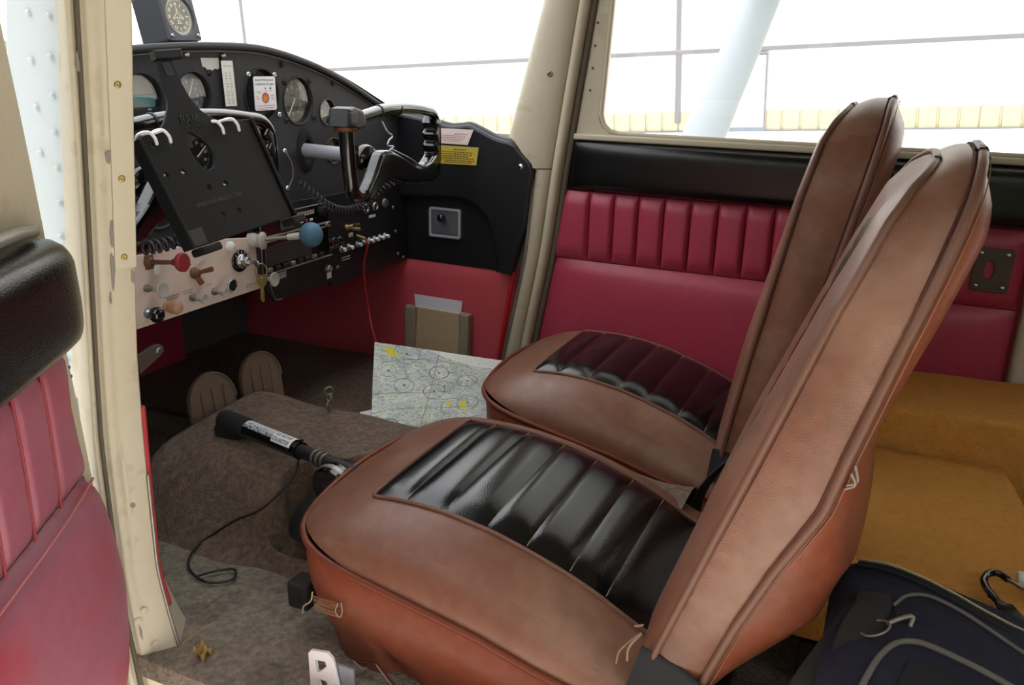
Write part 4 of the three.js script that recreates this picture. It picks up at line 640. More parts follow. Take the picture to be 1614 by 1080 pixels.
{ // black radio and switch panel
  const t = thing('radio_panel', 'black lower panel with radio, circuit breakers and jacks', 'panel'); const z = PZ + 0.004;
  part('panel_plate', extr([[0.02, 0.29], [0.041, 0.262], [0.2, 0.262], [0.21, 0.25], [0.485, 0.249], [0.486, 0.42], [-0.01, 0.43], [-0.01, 0.386], [0.006, 0.383], [0.018, 0.33]], 0.006, 0.0012).translate(0, 0, z), M.panelDark, t);
  part('edge_line', tube([[0.03, 0.296, z + 0.0006], [0.044, 0.265, z + 0.0006], [0.06, 0.263, z + 0.0006]], 0.0009), M.bareMetal, t, 'thin worn edge');
  const r = part('radio', rbox(0.188, 0.1, 0.02, 0.003, 0.094, 0.368, z + 0.004), M.gloss, t, 'black radio with a dim display');
  part('display', rbox(0.125, 0.034, 0.003, 0.001, 0.07, 0.348, z + 0.0135), phys({ color: 0x2a302f, roughness: 0.2 }), r, 'dark green-grey display');
  part('upper_rail', [rbox(0.19, 0.003, 0.006, 0.001, 0.094, 0.374, z + 0.015), rbox(0.19, 0.0025, 0.006, 0.001, 0.094, 0.381, z + 0.015)], M.bareMetal, r).userData.kind = 'stuff';
  part('lower_rail', rbox(0.19, 0.002, 0.004, 0.0006, 0.096, 0.3185, z + 0.015), M.bareMetal, r);
  for (let i = 0; i < 8; i++) part('button', rbox(0.011, 0.007, 0.006, 0.0015, 0.015 + i * 0.0205, 0.3255, z + 0.016), i % 3 ? M.plastic : M.dullMetal, r);
  part('grey_key', rbox(0.03, 0.02, 0.008, 0.003, 0.066, 0.397, z + 0.016), phys({ color: 0x4a4846, roughness: 0.5 }), r, 'grey push key');
  const lt = canvasTex(256, 64, (x, w, h) => { x.fillStyle = '#1a1a1b'; x.fillRect(0, 0, w, h); x.fillStyle = '#c9c6bf'; x.fillRect(4, 10, 240, 44); x.fillStyle = '#3a3836'; for (let i = 0; i < 6; i++) { x.fillRect(16 + i * 38, 18, 24, 28); } x.fillStyle = '#c9c6bf'; for (let i = 0; i < 6; i++) x.fillRect(23 + i * 38, 26, 10, 6 + (i % 3) * 5); });
  part('name_strip', sheet([0.096, 0.4115, z + 0.0145], [0.146, 0.4115, z + 0.0145], [0.146, 0.4015, z + 0.0145], [0.096, 0.4015, z + 0.0145], 0.0006), printMat(lt), r, 'pale lettered strip');
  for (let i = 0; i < 3; i++) part('status_light', rbox(0.008, 0.004, 0.002, 0.0006, 0.108 + i * 0.014, 0.393, z + 0.0145), i === 1 ? M.redKnob : M.label, r);
  part('selector', lathe([[0.009, 0], [0.009, 0.008], [0.007, 0.01], [0, 0.01]], [0.165, 0.405, z + 0.014], [0, 0, 1], 24), M.panelDark, r);
  part('tuning_knob', lathe([[0.0045, 0], [0.0045, 0.006], [0.003, 0.007], [0, 0.007]], [0.176, 0.378, z + 0.014], [0, 0, 1], 16), M.steel, r);
  for (const [x, k] of [[0.19, 1.1], [0.208, 1.0], [0.226, 0.85]]) { const n = part('rotary_knob', lathe([[0.0115 * k, 0], [0.0115 * k, 0.01], [0.01 * k, 0.013], [0.006 * k, 0.013], [0.006 * k, 0.01], [0, 0.01]], [x, 0.337, z], [0, 0, 1], 28), M.gloss, t, 'black rotary knob'); part('knob_ring', lathe([[0.0098 * k, 0.0128], [0.0094 * k, 0.0134], [0.0088 * k, 0.0128]], [x, 0.337, z], [0, 0, 1], 28), M.steel, n); }
  const breaker = (x, y, s = 1) => { const b = part('circuit_breaker', lathe([[0.0068 * s, 0], [0.0068 * s, 0.003], [0.0055 * s, 0.004], [0.0042 * s, 0.004], [0.0042 * s, 0.011], [0, 0.011]], [x, y, z], [0, 0, 1], 20), M.steel, t); part('button', lathe([[0.0042 * s, 0.0095], [0.0042 * s, 0.0115], [0.0034 * s, 0.0125], [0, 0.0125]], [x, y, z], [0, 0, 1], 16), M.whitePlastic, b); };
  for (const x of [0.241, 0.266, 0.296, 0.318, 0.338, 0.357, 0.377, 0.396]) breaker(x, 0.318);
  for (const x of [0.329, 0.363]) { const j = part('jack', lathe([[0.0095, 0], [0.0095, 0.003], [0.008, 0.005], [0.0045, 0.005], [0.0045, 0]], [x, 0.384, z], [0, 0, 1], 24), M.steel, t, 'bright headset jack'); part('jack_hole', lathe([[0.0046, 0.0012], [0, 0.0012]], [x, 0.384, z], [0, 0, 1], 16), M.matteBlack, j); }
  part('jack', lathe([[0.0095, 0], [0.0095, 0.003], [0.008, 0.005], [0, 0.005]], [0.4, 0.386, z], [0, 0, 1], 24), M.dullMetal, t, 'capped jack');
  part('jack_label', rbox(0.024, 0.0055, 0.0008, 0.0002, 0.353, 0.3655, z + 0.0004), M.label, t);
  const sw = part('light_switch', lathe([[0.006, 0], [0.006, 0.004], [0.0035, 0.005], [0.0035, 0.014], [0, 0.015]], [0.262, 0.357, z], [0.2, 0.3, 1], 16), M.brass, t, 'small brass switches');
  part('toggle', [rod([0.275, 0.353, z], [0.281, 0.352, z + 0.02], 0.003, 0.0042), rod([0.288, 0.358, z], [0.29, 0.36, z + 0.012], 0.0025, 0.003)], M.brass, sw).userData.kind = 'stuff';
  part('switch_label', rbox(0.0135, 0.008, 0.0008, 0.0002, 0.276, 0.3405, z + 0.0004), M.label, t);
  const dome = part('dimmer', lathe([[0.0085, 0], [0.0085, 0.003], [0.0065, 0.006], [0.0055, 0.009], [0.002, 0.009], [0.002, 0.006], [0, 0.006]], [0.195, 0.29, z], [0, 0, 1], 24), M.steel, t, 'round metal dimmer');
  part('white_tag', rbox(0.0135, 0.0125, 0.0008, 0.0002, 0.2, 0.2755, z + 0.0004), M.whitePlastic, dome);
  part('placard', rbox(0.03, 0.0125, 0.0008, 0.0002, 0.061, 0.3045, z + 0.0006), std(0x6d6a66, 0.5, 0.3), t, 'small engraved placard');
  const pl = []; for (let k = 0; k < 3; k++) for (let i = 0; i < 8; i++) pl.push(rbox(0.0022, 0.0017, 0.0004, 0.0001, 0.05 + i * 0.0032, 0.3085 - k * 0.0038, z + 0.0011, 1)); for (let i = 0; i < 7; i++) pl.push(rbox(0.003, 0.0016, 0.0004, 0.0001, 0.244 + i * 0.0042, 0.3 , z + 0.0002, 1), rbox(0.003, 0.0016, 0.0004, 0.0001, 0.244 + i * 0.0042, 0.295, z + 0.0002, 1));
  part('legend', pl, M.label, t).userData.kind = 'stuff';
  for (const [x, y] of [[0.228, 0.285], [0.432, 0.372], [0.44, 0.32], [0.448, 0.27], [0.47, 0.258]]) part('screw', screwGeo.clone().scale(0.8, 0.8, 0.8).translate(x, y, z), M.dullMetal, t);
  rebase(t, 0.24, 0.249, z);
}

// ---------------------------------------------------------------- control yokes
function makeYoke(label) {
  const t = thing('control_yoke', label, 'yoke');
  const zx = (x) => -0.772 - 0.158 * x, P = (x, y, o = 0) => [x, y, zx(x) + o];
  part('shaft', rod([0.155, 0.513, -1.0], [0.118, 0.513, -0.815], 0.0115), M.shaft, t, 'bright steel shaft');
  part('hub', lathe([[0.012, -0.01], [0.02, 0.0], [0.022, 0.02], [0.018, 0.03], [0, 0.034]], [0.124, 0.511, -0.84], [-0.2, 0, 1], 28), M.gloss, t, 'glossy black hub');
  part('port_grip', tube([P(0.03, 0.462), P(0.01, 0.47), P(0.002, 0.5), P(-0.004, 0.54), P(-0.006, 0.572)], 0.0115, 40, false, 16), M.gloss, t, 'glossy black tube grip');
  part('top_bar', tube([P(0.03, 0.58), P(0.08, 0.5845), P(0.136, 0.589), P(0.234, 0.588), P(0.32, 0.58), P(0.357, 0.573), P(0.376, 0.557), P(0.38, 0.53), P(0.378, 0.49), P(0.376, 0.462)], 0.0098, 80, false, 14), M.gloss, t, 'glossy black top bar');
  for (const [a, b] of [[0.11, 0.114], [0.19, 0.194]]) part('bar_joint', rod(P(a, 0.5872), P(b, 0.5876), 0.0108), M.panelDark, t);
  const gr = []; for (let i = 0; i <= 36; i++) { const y = lerp(0.555, 0.47, i / 36); gr.push([0.362 - 0.004 * Math.cos(i / 36 * 8 * Math.PI), y]); }
  part('finger_grip', extr([[0.37, 0.567], [0.382, 0.556], [0.386, 0.53], [0.385, 0.48], [0.38, 0.462], [0.366, 0.464], ...gr.reverse()], 0.03, 0.006, [], 4).applyMatrix4(new THREE.Matrix4().makeRotationY(Math.atan(0.158))).translate(0, 0, -0.762), M.gloss, t, 'black finger-moulded grip');
  const body = spline([[0.048, 0.462], [0.085, 0.492], [0.118, 0.522], [0.14, 0.524], [0.16, 0.52], [0.215, 0.503], [0.28, 0.482], [0.32, 0.483], [0.352, 0.495], [0.378, 0.49], [0.385, 0.465], [0.37, 0.45], [0.3, 0.45], [0.2, 0.462], [0.15, 0.473], [0.105, 0.466], [0.07, 0.45], [0.052, 0.45]], 70, true);
  part('yoke_body', extr(body, 0.026, 0.007, [], 4).applyMatrix4(new THREE.Matrix4().makeRotationY(Math.atan(0.158))).translate(0, 0, -0.762), M.gloss, t, 'glossy black yoke body');
  part('body_edge', tube([P(0.142, 0.5245, 0.012), P(0.215, 0.5035, 0.012), P(0.28, 0.4825, 0.012), P(0.32, 0.4835, 0.012), P(0.348, 0.494, 0.012)], 0.0016), M.steel, t, 'worn bright edge');
  part('switch_wire', tube([P(0.128, 0.57, 0.0), P(0.133, 0.555, 0.006), P(0.15, 0.546, 0.008), P(0.132, 0.54, 0.01), P(0.126, 0.533, 0.01), P(0.15, 0.529, 0.01), P(0.128, 0.524, 0.012), P(0.14, 0.521, 0.012)], 0.0016, 60), M.steel, t, 'curled switch wire');
  const c = part('clamp', extr([[-0.03, -0.011], [-0.025, 0.014], [-0.004, 0.016], [0.022, 0.01], [0.032, -0.006], [0.028, -0.016], [0.004, -0.019]], 0.036, 0.005, [], 3).rotateY(0.15).translate(0.002, 0.584, zx(0) + 0.018), M.plastic, t, 'black clamp block');
  part('clamp_face', rbox(0.024, 0.018, 0.004, 0.002, 0, 0, 0).rotateY(0.15).translate(-0.011, 0.585, zx(0) + 0.0185), phys({ color: 0x2c2a3a, roughness: 0.35 }), c);
  part('clamp_ring', lathe([[0.0125, 0], [0.0175, 0], [0.018, 0.006], [0.0165, 0.012], [0.0125, 0.012]], [-0.005, 0.564, zx(0)], [0, 1, 0], 28), M.copper, c, 'copper-brown clamp ring');
  return t;
}
const yoke = makeYoke('black control yoke with finger grip in front of the far seat'); rebase(yoke, 0.155, 0.513, -0.97);
{
  const y2 = yoke.clone(); y2.name = numbered('control_yoke'); y2.position.x -= 0.43; y2.position.y += 0.004; y2.position.z -= 0.045; y2.userData = { ...yoke.userData, label: 'black control yoke half hidden behind the tablet holder' }; scene.add(y2);
}
{ // black tablet holder hooked over the near yoke
  const t = thing('tablet_holder', 'black plastic tablet holder plate with square holes hooked over the near yoke', 'holder');
  const O = V(-0.394, 0.58, -0.778), U = V(0.9982, 0.0569, -0.0207), D = V(0.0605, -0.9407, 0.3338), N = V(0.0005, 0.3345, 0.9424);
  const mat = new THREE.Matrix4().makeBasis(U, D.clone().negate(), N).setPosition(O), f = ([a, b]) => [a, -b];
  const P = (a, b, n = 0) => V(a, -b, n).applyMatrix4(mat).toArray();
  const tl = spline([[0.0342, -0.0043], [0.045, -0.010], [0.0538, -0.0186], [0.0625, -0.029], [0.0666, -0.0387], [0.0695, -0.0566], [0.0732, -0.084]], 24), tr = spline([[0.0983, -0.0823], [0.0985, -0.0706], [0.1, -0.05], [0.1044, -0.0335], [0.1125, -0.02], [0.1248, -0.0105], [0.1353, -0.0045]], 24);
  const out = [[0.0, 0.004], [0.002, 0.0], ...tl, ...tr, [0.19, -0.0005], [0.1935, 0.003], [0.2068, 0.131], [0.205, 0.1334], [0.016, 0.1335], [0.0138, 0.131]].map(f);
  const sq = ([a, b]) => [[a - 0.0042, b - 0.0005], [a, b - 0.0047], [a + 0.0042, b - 0.0005], [a, b + 0.0042]].map(f);
  const holes = [[0.0184, 0.0121], [0.0448, 0.0131], [0.0204, 0.0466], [0.0469, 0.0475], [0.0769, 0.0707], [0.1054, 0.0715], [0.0809, 0.1064], [0.1097, 0.107]].map(sq);
  const big = spline([[0.08, 0.004], [0.092, 0.0115], [0.101, 0.022], [0.1035, 0.035], [0.099, 0.046], [0.088, 0.0505], [0.0765, 0.043], [0.0712, 0.03], [0.0705, 0.016], [0.074, 0.006]], 36, true).map(f);
  part('plate', extr(out.reverse(), 0.004, 0.001, [...holes, big]).applyMatrix4(mat), M.mount, t);
  part('side_wall', extr([[-0.001, 0.002], [0.003, 0.002], [0.0172, 0.1335], [0.0132, 0.1335]].map(f), 0.018, 0.001).translate(0, 0, 0.004).applyMatrix4(mat), M.mount, t);
  part('edge_rib', tube([P(0.192, 0.0, 0.002), P(0.206, 0.132, 0.002)], 0.0022), M.mount, t);
  part('top_bracket', [extr([[0.071, -0.083], [0.074, -0.094], [0.117, -0.0945], [0.115, -0.083]].map(f), 0.01, 0.002).translate(0, 0, 0.003).applyMatrix4(mat)], M.mount, t);
  part('bracket_slot', extr(rrectPts(0.079, 0.0635, 0.092, 0.079, 0.003), 0.001, 0.0003).translate(0, 0, 0.0006).applyMatrix4(mat), M.plastic, t);
  part('foot', extr(rrectPts(0.015, -0.1435, 0.045, -0.134, 0.003), 0.022, 0.002).translate(0, 0, 0.016).applyMatrix4(mat), M.mount, t, 'black support foot');
  part('foot', extr(rrectPts(0.182, -0.1445, 0.208, -0.134, 0.003), 0.022, 0.002).translate(0, 0, 0.016).applyMatrix4(mat), M.mount, t, 'black support foot');
  part('corner_pad', extr(rrectPts(0.0165, -0.132, 0.04, -0.112, 0.001), 0.0008, 0.0002).translate(0, 0, 0.0008).applyMatrix4(mat), M.plastic, t);
  for (const [a, b] of [[0.0213, 0.0105], [0.0425, 0.0112], [0.1313, 0.012], [0.16, 0.0118]]) part('white_hook', tube([P(a, b, 0.0035), P(a - 0.001, b * 0.4, 0.005), P(a - 0.005, -0.0035, 0.003), P(a - 0.012, -0.004, -0.006), P(a - 0.013, 0.004, -0.014)], 0.0019), M.whitePlastic, t, 'white plastic hook');
  part('hook_bridge', tube([P(0.038, -0.0035, 0.002), P(0.026, -0.002, 0.0), P(0.012, -0.003, -0.003)], 0.0019), M.whitePlastic, t, 'white plastic hook bridge');
  part('hook_bridge', tube([P(0.134, -0.003, 0.002), P(0.148, -0.004, 0.0), P(0.158, -0.003, 0.0)], 0.0019), M.whitePlastic, t, 'white plastic hook bridge');
  const font = await new FontLoader().loadAsync('fonts/droid/droid_sans_bold.typeface.json');
  const txt = (s, size, a, b, mat2, nm) => part(nm, new TextGeometry(s, { font, size, depth: 0.0005, curveSegments: 3, bevelEnabled: false }).translate(a, -b, 0.0002).applyMatrix4(mat), mat2, t);
  const tm = phys({ color: 0x1c1c1f, roughness: 0.35 });
  txt('RAM', 0.0105, 0.072, -0.007, tm, 'raised_name'); txt('MOUNT', 0.006, 0.075, 0.001, tm, 'raised_name'); txt('WWW.RAM-MOUNT.COM', 0.0048, 0.045, 0.0895, tm, 'raised_address');
  rebase(t, ...P(0.1, 0.134));
}

// ---------------------------------------------------------------- cords and cables
{
  const t = thing('coiled_cord', 'black coiled cord drooping under the far yoke', 'cord');
  const path = new THREE.CatmullRomCurve3([[0.112, 0.462, -0.955], [0.128, 0.44, -0.94], [0.16, 0.416, -0.93], [0.2, 0.403, -0.928], [0.245, 0.402, -0.925], [0.285, 0.412, -0.92], [0.318, 0.432, -0.91], [0.335, 0.447, -0.89], [0.34, 0.457, -0.86]].map((p) => V(...p)));
  const pts = []; for (let i = 0; i <= 620; i++) { const u = i / 620, p = path.getPointAt(u), tg = path.getTangentAt(u), n = V(0, 0, 1).addScaledVector(tg, -tg.z).normalize(), b = tg.clone().cross(n), a = u * 2 * Math.PI * 32; pts.push(p.addScaledVector(n, 0.0062 * Math.cos(a)).addScaledVector(b, 0.0062 * Math.sin(a))); }
  part('coil', new THREE.TubeGeometry(new THREE.CatmullRomCurve3(pts), 900, 0.0016, 6), M.cordRubber, t); rebase(t, 0.2, 0.4, -0.93);
  const t2 = thing('coiled_cord', 'short black coiled cord on top of the beige control panel', 'cord');
  const p2 = new THREE.CatmullRomCurve3([[-0.25, 0.412, -0.945], [-0.21, 0.412, -0.94], [-0.18, 0.418, -0.935], [-0.155, 0.43, -0.93]].map((p) => V(...p))), q2 = [];
  for (let i = 0; i <= 200; i++) { const u = i / 200, p = p2.getPointAt(u), tg = p2.getTangentAt(u), n = V(0, 0, 1).addScaledVector(tg, -tg.z).normalize(), b = tg.clone().cross(n), a = u * 2 * Math.PI * 9; q2.push(p.addScaledVector(n, 0.009 * Math.cos(a)).addScaledVector(b, 0.009 * Math.sin(a))); }
  part('coil', new THREE.TubeGeometry(new THREE.CatmullRomCurve3(q2), 320, 0.002, 6), M.cordRubber, t2); rebase(t2, -0.2, 0.403, -0.94);
  const r = thing('red_cable', 'thin red cable hanging from the black panel across the chart', 'cable');
  part('cable', tube([[0.298, 0.334, -0.965], [0.3, 0.325, -0.945], [0.302, 0.272, -0.956], [0.3, 0.169, -0.944], [0.27, 0.14, -0.915], [0.245, 0.125, -0.888], [0.215, 0.098, -0.86], [0.16, 0.062, -0.812], [0.128, 0.04, -0.785], [0.1, 0.018, -0.745], [0.09, 0.012, -0.72]], 0.0024, 80), M.redCable, r);
  part('plug', rod([0.298, 0.334, -0.968], [0.3, 0.33, -0.948], 0.0042, 0.003), M.brass, r); rebase(r, 0.1, 0.02, -0.745);
  const c = thing('thin_cord', 'thin black cord trailing from the lever over the carpet hump', 'cord');
  part('cord', tube([[-0.222, 0.158, -0.712], [-0.21, 0.15, -0.725], [-0.22, 0.132, -0.722], [-0.245, 0.118, -0.71], [-0.268, 0.094, -0.722], [-0.285, 0.07, -0.745], [-0.292, 0.05, -0.78], [-0.3, 0.024, -0.815], [-0.31, 0.01, -0.832], [-0.335, 0.005, -0.828], [-0.362, 0.005, -0.805], [-0.376, 0.005, -0.76], [-0.356, 0.005, -0.735], [-0.338, 0.006, -0.748], [-0.352, 0.006, -0.768], [-0.37, 0.005, -0.782]], 0.0017, 160), M.plastic, c); rebase(c, -0.335, 0.003, -0.828);
}
{ // lever on the hump
  const t = thing('flap_lever', 'black lever with a white label lying along the carpet hump', 'lever');
  const pt = (u, o = 0) => [lerp(-0.188, -0.262, u), lerp(0.142, 0.147, u) + o, lerp(-0.885, -0.575, u)];
  part('knob_end', lathe([[0, 0], [0.014, 0.003], [0.0165, 0.012], [0.0165, 0.06], [0.014, 0.066], [0, 0.067]], pt(-0.02), [-0.074, 0.005, 0.31], 28), M.matteBlack, t);
  part('grip', rod(pt(0.16), pt(0.56), 0.0135, 0.0128), M.gloss, t, 'black tube under the label');
  const lt = canvasTex(256, 256, (x, w, h) => { x.fillStyle = '#0c0c0e'; x.fillRect(0, 0, w, h); x.fillStyle = '#c9cbd0'; x.fillRect(0, 96, w, 92); for (let i = 0; i < 900; i++) { x.fillStyle = rnd() > 0.45 ? '#dfe2e6' : '#5b5d62'; x.fillRect(rnd() * w, 160 + rnd() * 50, 7, 3); } x.fillStyle = '#e4e6e8'; x.font = 'bold 40px sans-serif'; });
  const lt2 = canvasTex(256, 256, (x, w, h) => { x.fillStyle = '#0c0c0e'; x.fillRect(0, 0, w, h); x.fillStyle = '#e2e3e6'; x.fillRect(0, 96, w, 136); x.strokeStyle = '#0c0c0e'; x.fillStyle = '#101012'; x.font = 'bold 38px sans-serif'; ['USE MOTOR', 'SEE MOTOR', 'ETA MOTOR'].forEach((s, i) => x.fillText(s, 12, 136 + i * 42, 236)); });
  const wrap = (u0, u1, tx, nm) => { const A = V(...pt(u0)), B = V(...pt(u1)), d = B.clone().sub(A).normalize(), sx = V(0, 1, 0).addScaledVector(d, -d.y).normalize(), sy = d.clone().cross(sx); return part(nm, grid(20, 2, (u, v) => { const a = (u - 0.62) * Math.PI * 1.3; return A.clone().lerp(B, v).addScaledVector(sx, 0.0138 * Math.cos(a)).addScaledVector(sy, 0.0138 * Math.sin(a)).toArray(); }), printMat(tx, 0.35), t); };
  const l1 = wrap(0.17, 0.4, lt, 'worn_label'), l2 = wrap(0.4, 0.53, lt2, 'lettered_label');
  for (const l of [l1, l2]) { const uv = l.geometry.attributes.uv; for (let i = 0; i < uv.count; i++) { const a = uv.getX(i), b = uv.getY(i); uv.setXY(i, b, 1 - a); } }
  part('rod', rod(pt(0.56), pt(0.92), 0.0098), M.plastic, t, 'dark lever rod');
  for (const u of [0.66, 0.69, 0.72]) part('ring', rod(pt(u), pt(u + 0.012), 0.0108), M.dullMetal, t);
  part('link', [tube([pt(0.66, -0.016), pt(0.8, -0.018), pt(0.92, -0.014)], 0.004), tube([pt(0.82, -0.012), pt(0.88, -0.004), pt(0.93, -0.012)], 0.0014)], M.dullMetal, t).userData.kind = 'stuff';
  part('bracket', rbox(0.03, 0.02, 0.05, 0.006, -0.19, 0.128, -0.87), M.matteBlack, t);
  rebase(t, -0.19, 0.12, -0.87);
  const w = thing('trim_wheel', 'small black wheel with a worn bright rim half sunk in the hump', 'wheel');
  part('wheel', lathe([[0, -0.012], [0.034, -0.012], [0.038, -0.009], [0.038, 0.009], [0.034, 0.012], [0, 0.012]], [-0.262, 0.118, -0.628], [0.95, 0.15, 0.2], 40), M.gloss, w);
  part('rim', lathe([[0.0382, -0.004], [0.0395, -0.002], [0.0395, 0.002], [0.0382, 0.004]], [-0.262, 0.118, -0.628], [0.95, 0.15, 0.2], 40), M.bareMetal, w, 'worn bright rim');
  rebase(w, -0.262, 0.08, -0.628);
  const lk = thing('fuel_drain', 'small dark chain fitting standing in the shadow beyond the lever', 'fitting');
  for (let i = 0; i < 3; i++) part('link', new THREE.TorusGeometry(0.007, 0.002, 8, 18).rotateY(i * 1.2).translate(-0.04, 0.03 + i * 0.012, -0.8), M.dullMetal, lk);
  part('stem', rod([-0.04, 0.12 - 0.1, -0.8], [-0.04, 0.03, -0.8], 0.003), M.dullMetal, lk); lk.children.forEach((c) => c.geometry.translate(0, 0.098, 0)); rebase(lk, -0.04, 0.118, -0.8);
}
{ // rudder pedals
  const mk = (label, cx, cy, z, w, h, tilt, yaw, foot) => {
    const t = thing('rudder_pedal', label, 'pedal');
    const out = [[-w / 2, -h / 2], [w / 2, -h / 2], [w / 2, h * 0.08]]; for (let i = 1; i < 14; i++) { const a = i / 14 * Math.PI; out.push([w / 2 * Math.cos(a), h * 0.08 + h * 0.42 * Math.sin(a)]); } out.push([-w / 2, h * 0.08]);
    part('pedal_plate', extr(out, 0.012, 0.003), M.pedal, t);
    for (let i = -1; i <= 1; i++) part('rib', rbox(0.0035, h * 0.55, 0.004, 0.0015, i * w * 0.24, 0.0, 0.001), M.pedal, t);
    part('rim', tube(out.slice(2).map(([x, y]) => [x * 0.96, y * 0.97, 0.001]), 0.002, 60), M.pedal, t);
    if (foot) part('toe_plate', extr([[-w / 2, 0], [w / 2 + 0.012, 0], [w / 2 + 0.022, 0.006], [w / 2 + 0.012, 0.05], [-w / 2, 0.05]].map(([x, y]) => [x, -y]), 0.01, 0.003).rotateX(1.0).translate(0, -h / 2 + 0.004, 0.004), M.pedal, t);
    part('arm', rod([0, -h / 2 + 0.01, -0.01], [0, -h / 2 - 0.06, -0.03], 0.008), M.matteBlack, t);
    t.position.set(cx, cy, z); t.rotation.set(tilt, yaw, 0, 'YXZ');
  };
  mk('beige ribbed rudder pedal partly hidden by the carpet hump', -0.088, 0.105, -1.0, 0.088, 0.12, -0.15, -0.25, false);
  mk('beige rudder pedal with a turned-out toe plate', 0.034, 0.105, -1.0, 0.085, 0.12, -0.15, -0.25, true);
}

// ---------------------------------------------------------------- black side panel ahead of the starboard door
{
  const t = thing('side_panel', 'black moulded side panel with a metal vent door below the windscreen', 'panel');
  const back = R - 0.002;
  part('recess_back', extrX([[-1.06, 0.253], [-0.73, 0.25], [-0.73, 0.46], [-1.06, 0.46]], 0.006, 0.001, back), M.plastic, t);
  const arch = spline([[-0.742, 0.252], [-0.743, 0.29], [-0.752, 0.335], [-0.772, 0.372], [-0.81, 0.394], [-0.87, 0.396], [-0.94, 0.392], [-1.06, 0.383]], 40);
  const top = spline([[-1.06, 0.568], [-0.97, 0.563], [-0.9, 0.553], [-0.85, 0.543], [-0.825, 0.545], [-0.806, 0.547], [-0.785, 0.54], [-0.745, 0.524], [-0.705, 0.515], [-0.69, 0.5], [-0.668, 0.478], [-0.664, 0.462]], 40);
  part('hood', extrX([...top, [-0.676, 0.36], [-0.706, 0.249], ...arch], 0.026, 0.006, R - 0.026), M.plastic, t, 'black moulded hood');
  part('top_roll', tube(top.slice(0, 34).map(([z, y]) => [R - 0.012, y - 0.003, z]), 0.008, 80), M.plastic, t);
  part('vent_frame', extrX(rrectPts(-0.908, 0.308, -0.832, 0.372, 0.005), 0.008, 0.0015, back - 0.008, [rrectPts(-0.902, 0.314, -0.838, 0.366, 0.003)]), M.shaft, t, 'bright metal vent frame');
  const vd = part('vent_door', extrX(rrectPts(-0.901, 0.315, -0.839, 0.365, 0.003), 0.006, 0.001, back - 0.006), std(0x6d7078, 0.45, 0.4), t, 'dark metal vent door');
  part('knob', lathe([[0.004, 0], [0.004, 0.006], [0.008, 0.009], [0.0085, 0.014], [0.006, 0.018], [0, 0.019]], [back - 0.006, 0.352, -0.872], [-1, 0.05, 0], 24), M.gloss, vd);
  part('screw', lathe([[0.0055, 0], [0.005, 0.002], [0, 0.003]], [R - 0.026, 0.472, -0.689], [-1, 0, 0], 18), M.chrome, t);
  part('seam', tube([[R - 0.027, 0.3, -0.735], [R - 0.0268, 0.255, -0.731]], 0.0012), M.matteBlack, t);
  rebase(t, R, 0.25, -0.85);
  const st = (name, label, tl, tr, br, bl, draw, w, h) => { const s = thing(name, label, 'placard'); part('print', sheet(tl, tr, br, bl, 0.0008), printMat(canvasTex(w, h, draw), 0.5), s); rebase(s, ...bl); };
  const words = (x, rows, col) => { x.fillStyle = col; let k = 0; for (const [y, x0, x1, hh] of rows) for (let a = x0; a < x1;) { const l = 8 + 22 * hash(k++, 3, 9); x.fillRect(a, y, Math.min(l, x1 - a), hh); a += l + 6; } };
  const xs = R - 0.0275;
  st('warning_placard', 'yellow printed placard on the black side panel', [xs, 0.5035, -0.905], [xs, 0.5035, -0.781], [xs, 0.468, -0.786], [xs, 0.466, -0.905], (x, w, h) => { x.fillStyle = '#c0a93a'; x.fillRect(0, 0, w, h); x.fillStyle = '#b8a75e'; x.fillRect(0, 0, w, 8); x.fillRect(w - 12, 0, 12, h); words(x, [[16, 280, 400, 7], [32, 120, 470, 6], [44, 130, 460, 6], [56, 110, 430, 7], [68, 120, 480, 6], [80, 160, 490, 6], [90, 200, 470, 6]], '#5a4c1e'); }, 512, 104);
  st('notice_placard', 'faded pink-white printed placard above the yellow one', [xs, 0.537, -0.9], [xs, 0.5375, -0.793], [xs, 0.507, -0.806], [xs, 0.5075, -0.905], (x, w, h) => { x.fillStyle = '#e6d3cc'; x.fillRect(0, 0, w, h); x.fillStyle = '#d9aa9c'; x.fillRect(0, h - 8, w, 4); x.fillRect(w - 20, 0, 3, h); words(x, [[30, 330, 470, 7], [44, 90, 460, 5], [56, 60, 460, 5], [68, 80, 450, 5], [80, 60, 430, 5]], '#9a6a62'); x.fillStyle = '#c98a8a'; x.fillRect(300, 10, 2, 70); }, 512, 104);
}
{ // map pocket and paper
  const t = thing('map_pocket', 'beige map pocket with metal edges on the red lining', 'pocket');
  part('pocket_sheet', boxUV(extrX([[-0.936, 0.03], [-0.826, 0.03], [-0.826, 0.15], [-0.93, 0.152]], 0.004, 0.001, R - 0.026)), M.pocket, t);
  for (const [z0, z1] of [[-0.963, -0.935], [-0.828, -0.804]]) part('edge_channel', extrX([[z0, 0.03], [z1, 0.03], [z1 + 0.003, 0.15], [z0 + 0.004, 0.152]], 0.02, 0.003, R - 0.03), M.pocketEdge, t, 'metal edge channel');
  part('rivet', lathe([[0.0035, 0], [0.002, 0.0015], [0, 0.0018]], [R - 0.026, 0.06, -0.845], [-1, 0, 0], 12), M.dullMetal, t);
  rebase(t, R - 0.02, 0.03, -0.88);
  const p = thing('paper_slip', 'folded white paper standing in the beige map pocket', 'paper');
  part('sheet', sheet([R - 0.021, 0.179, -0.938], [R - 0.018, 0.177, -0.822], [R - 0.02, 0.1, -0.828], [R - 0.02, 0.1, -0.934], 0.0012), M.paper, p); rebase(p, R - 0.02, 0.1, -0.88);
}
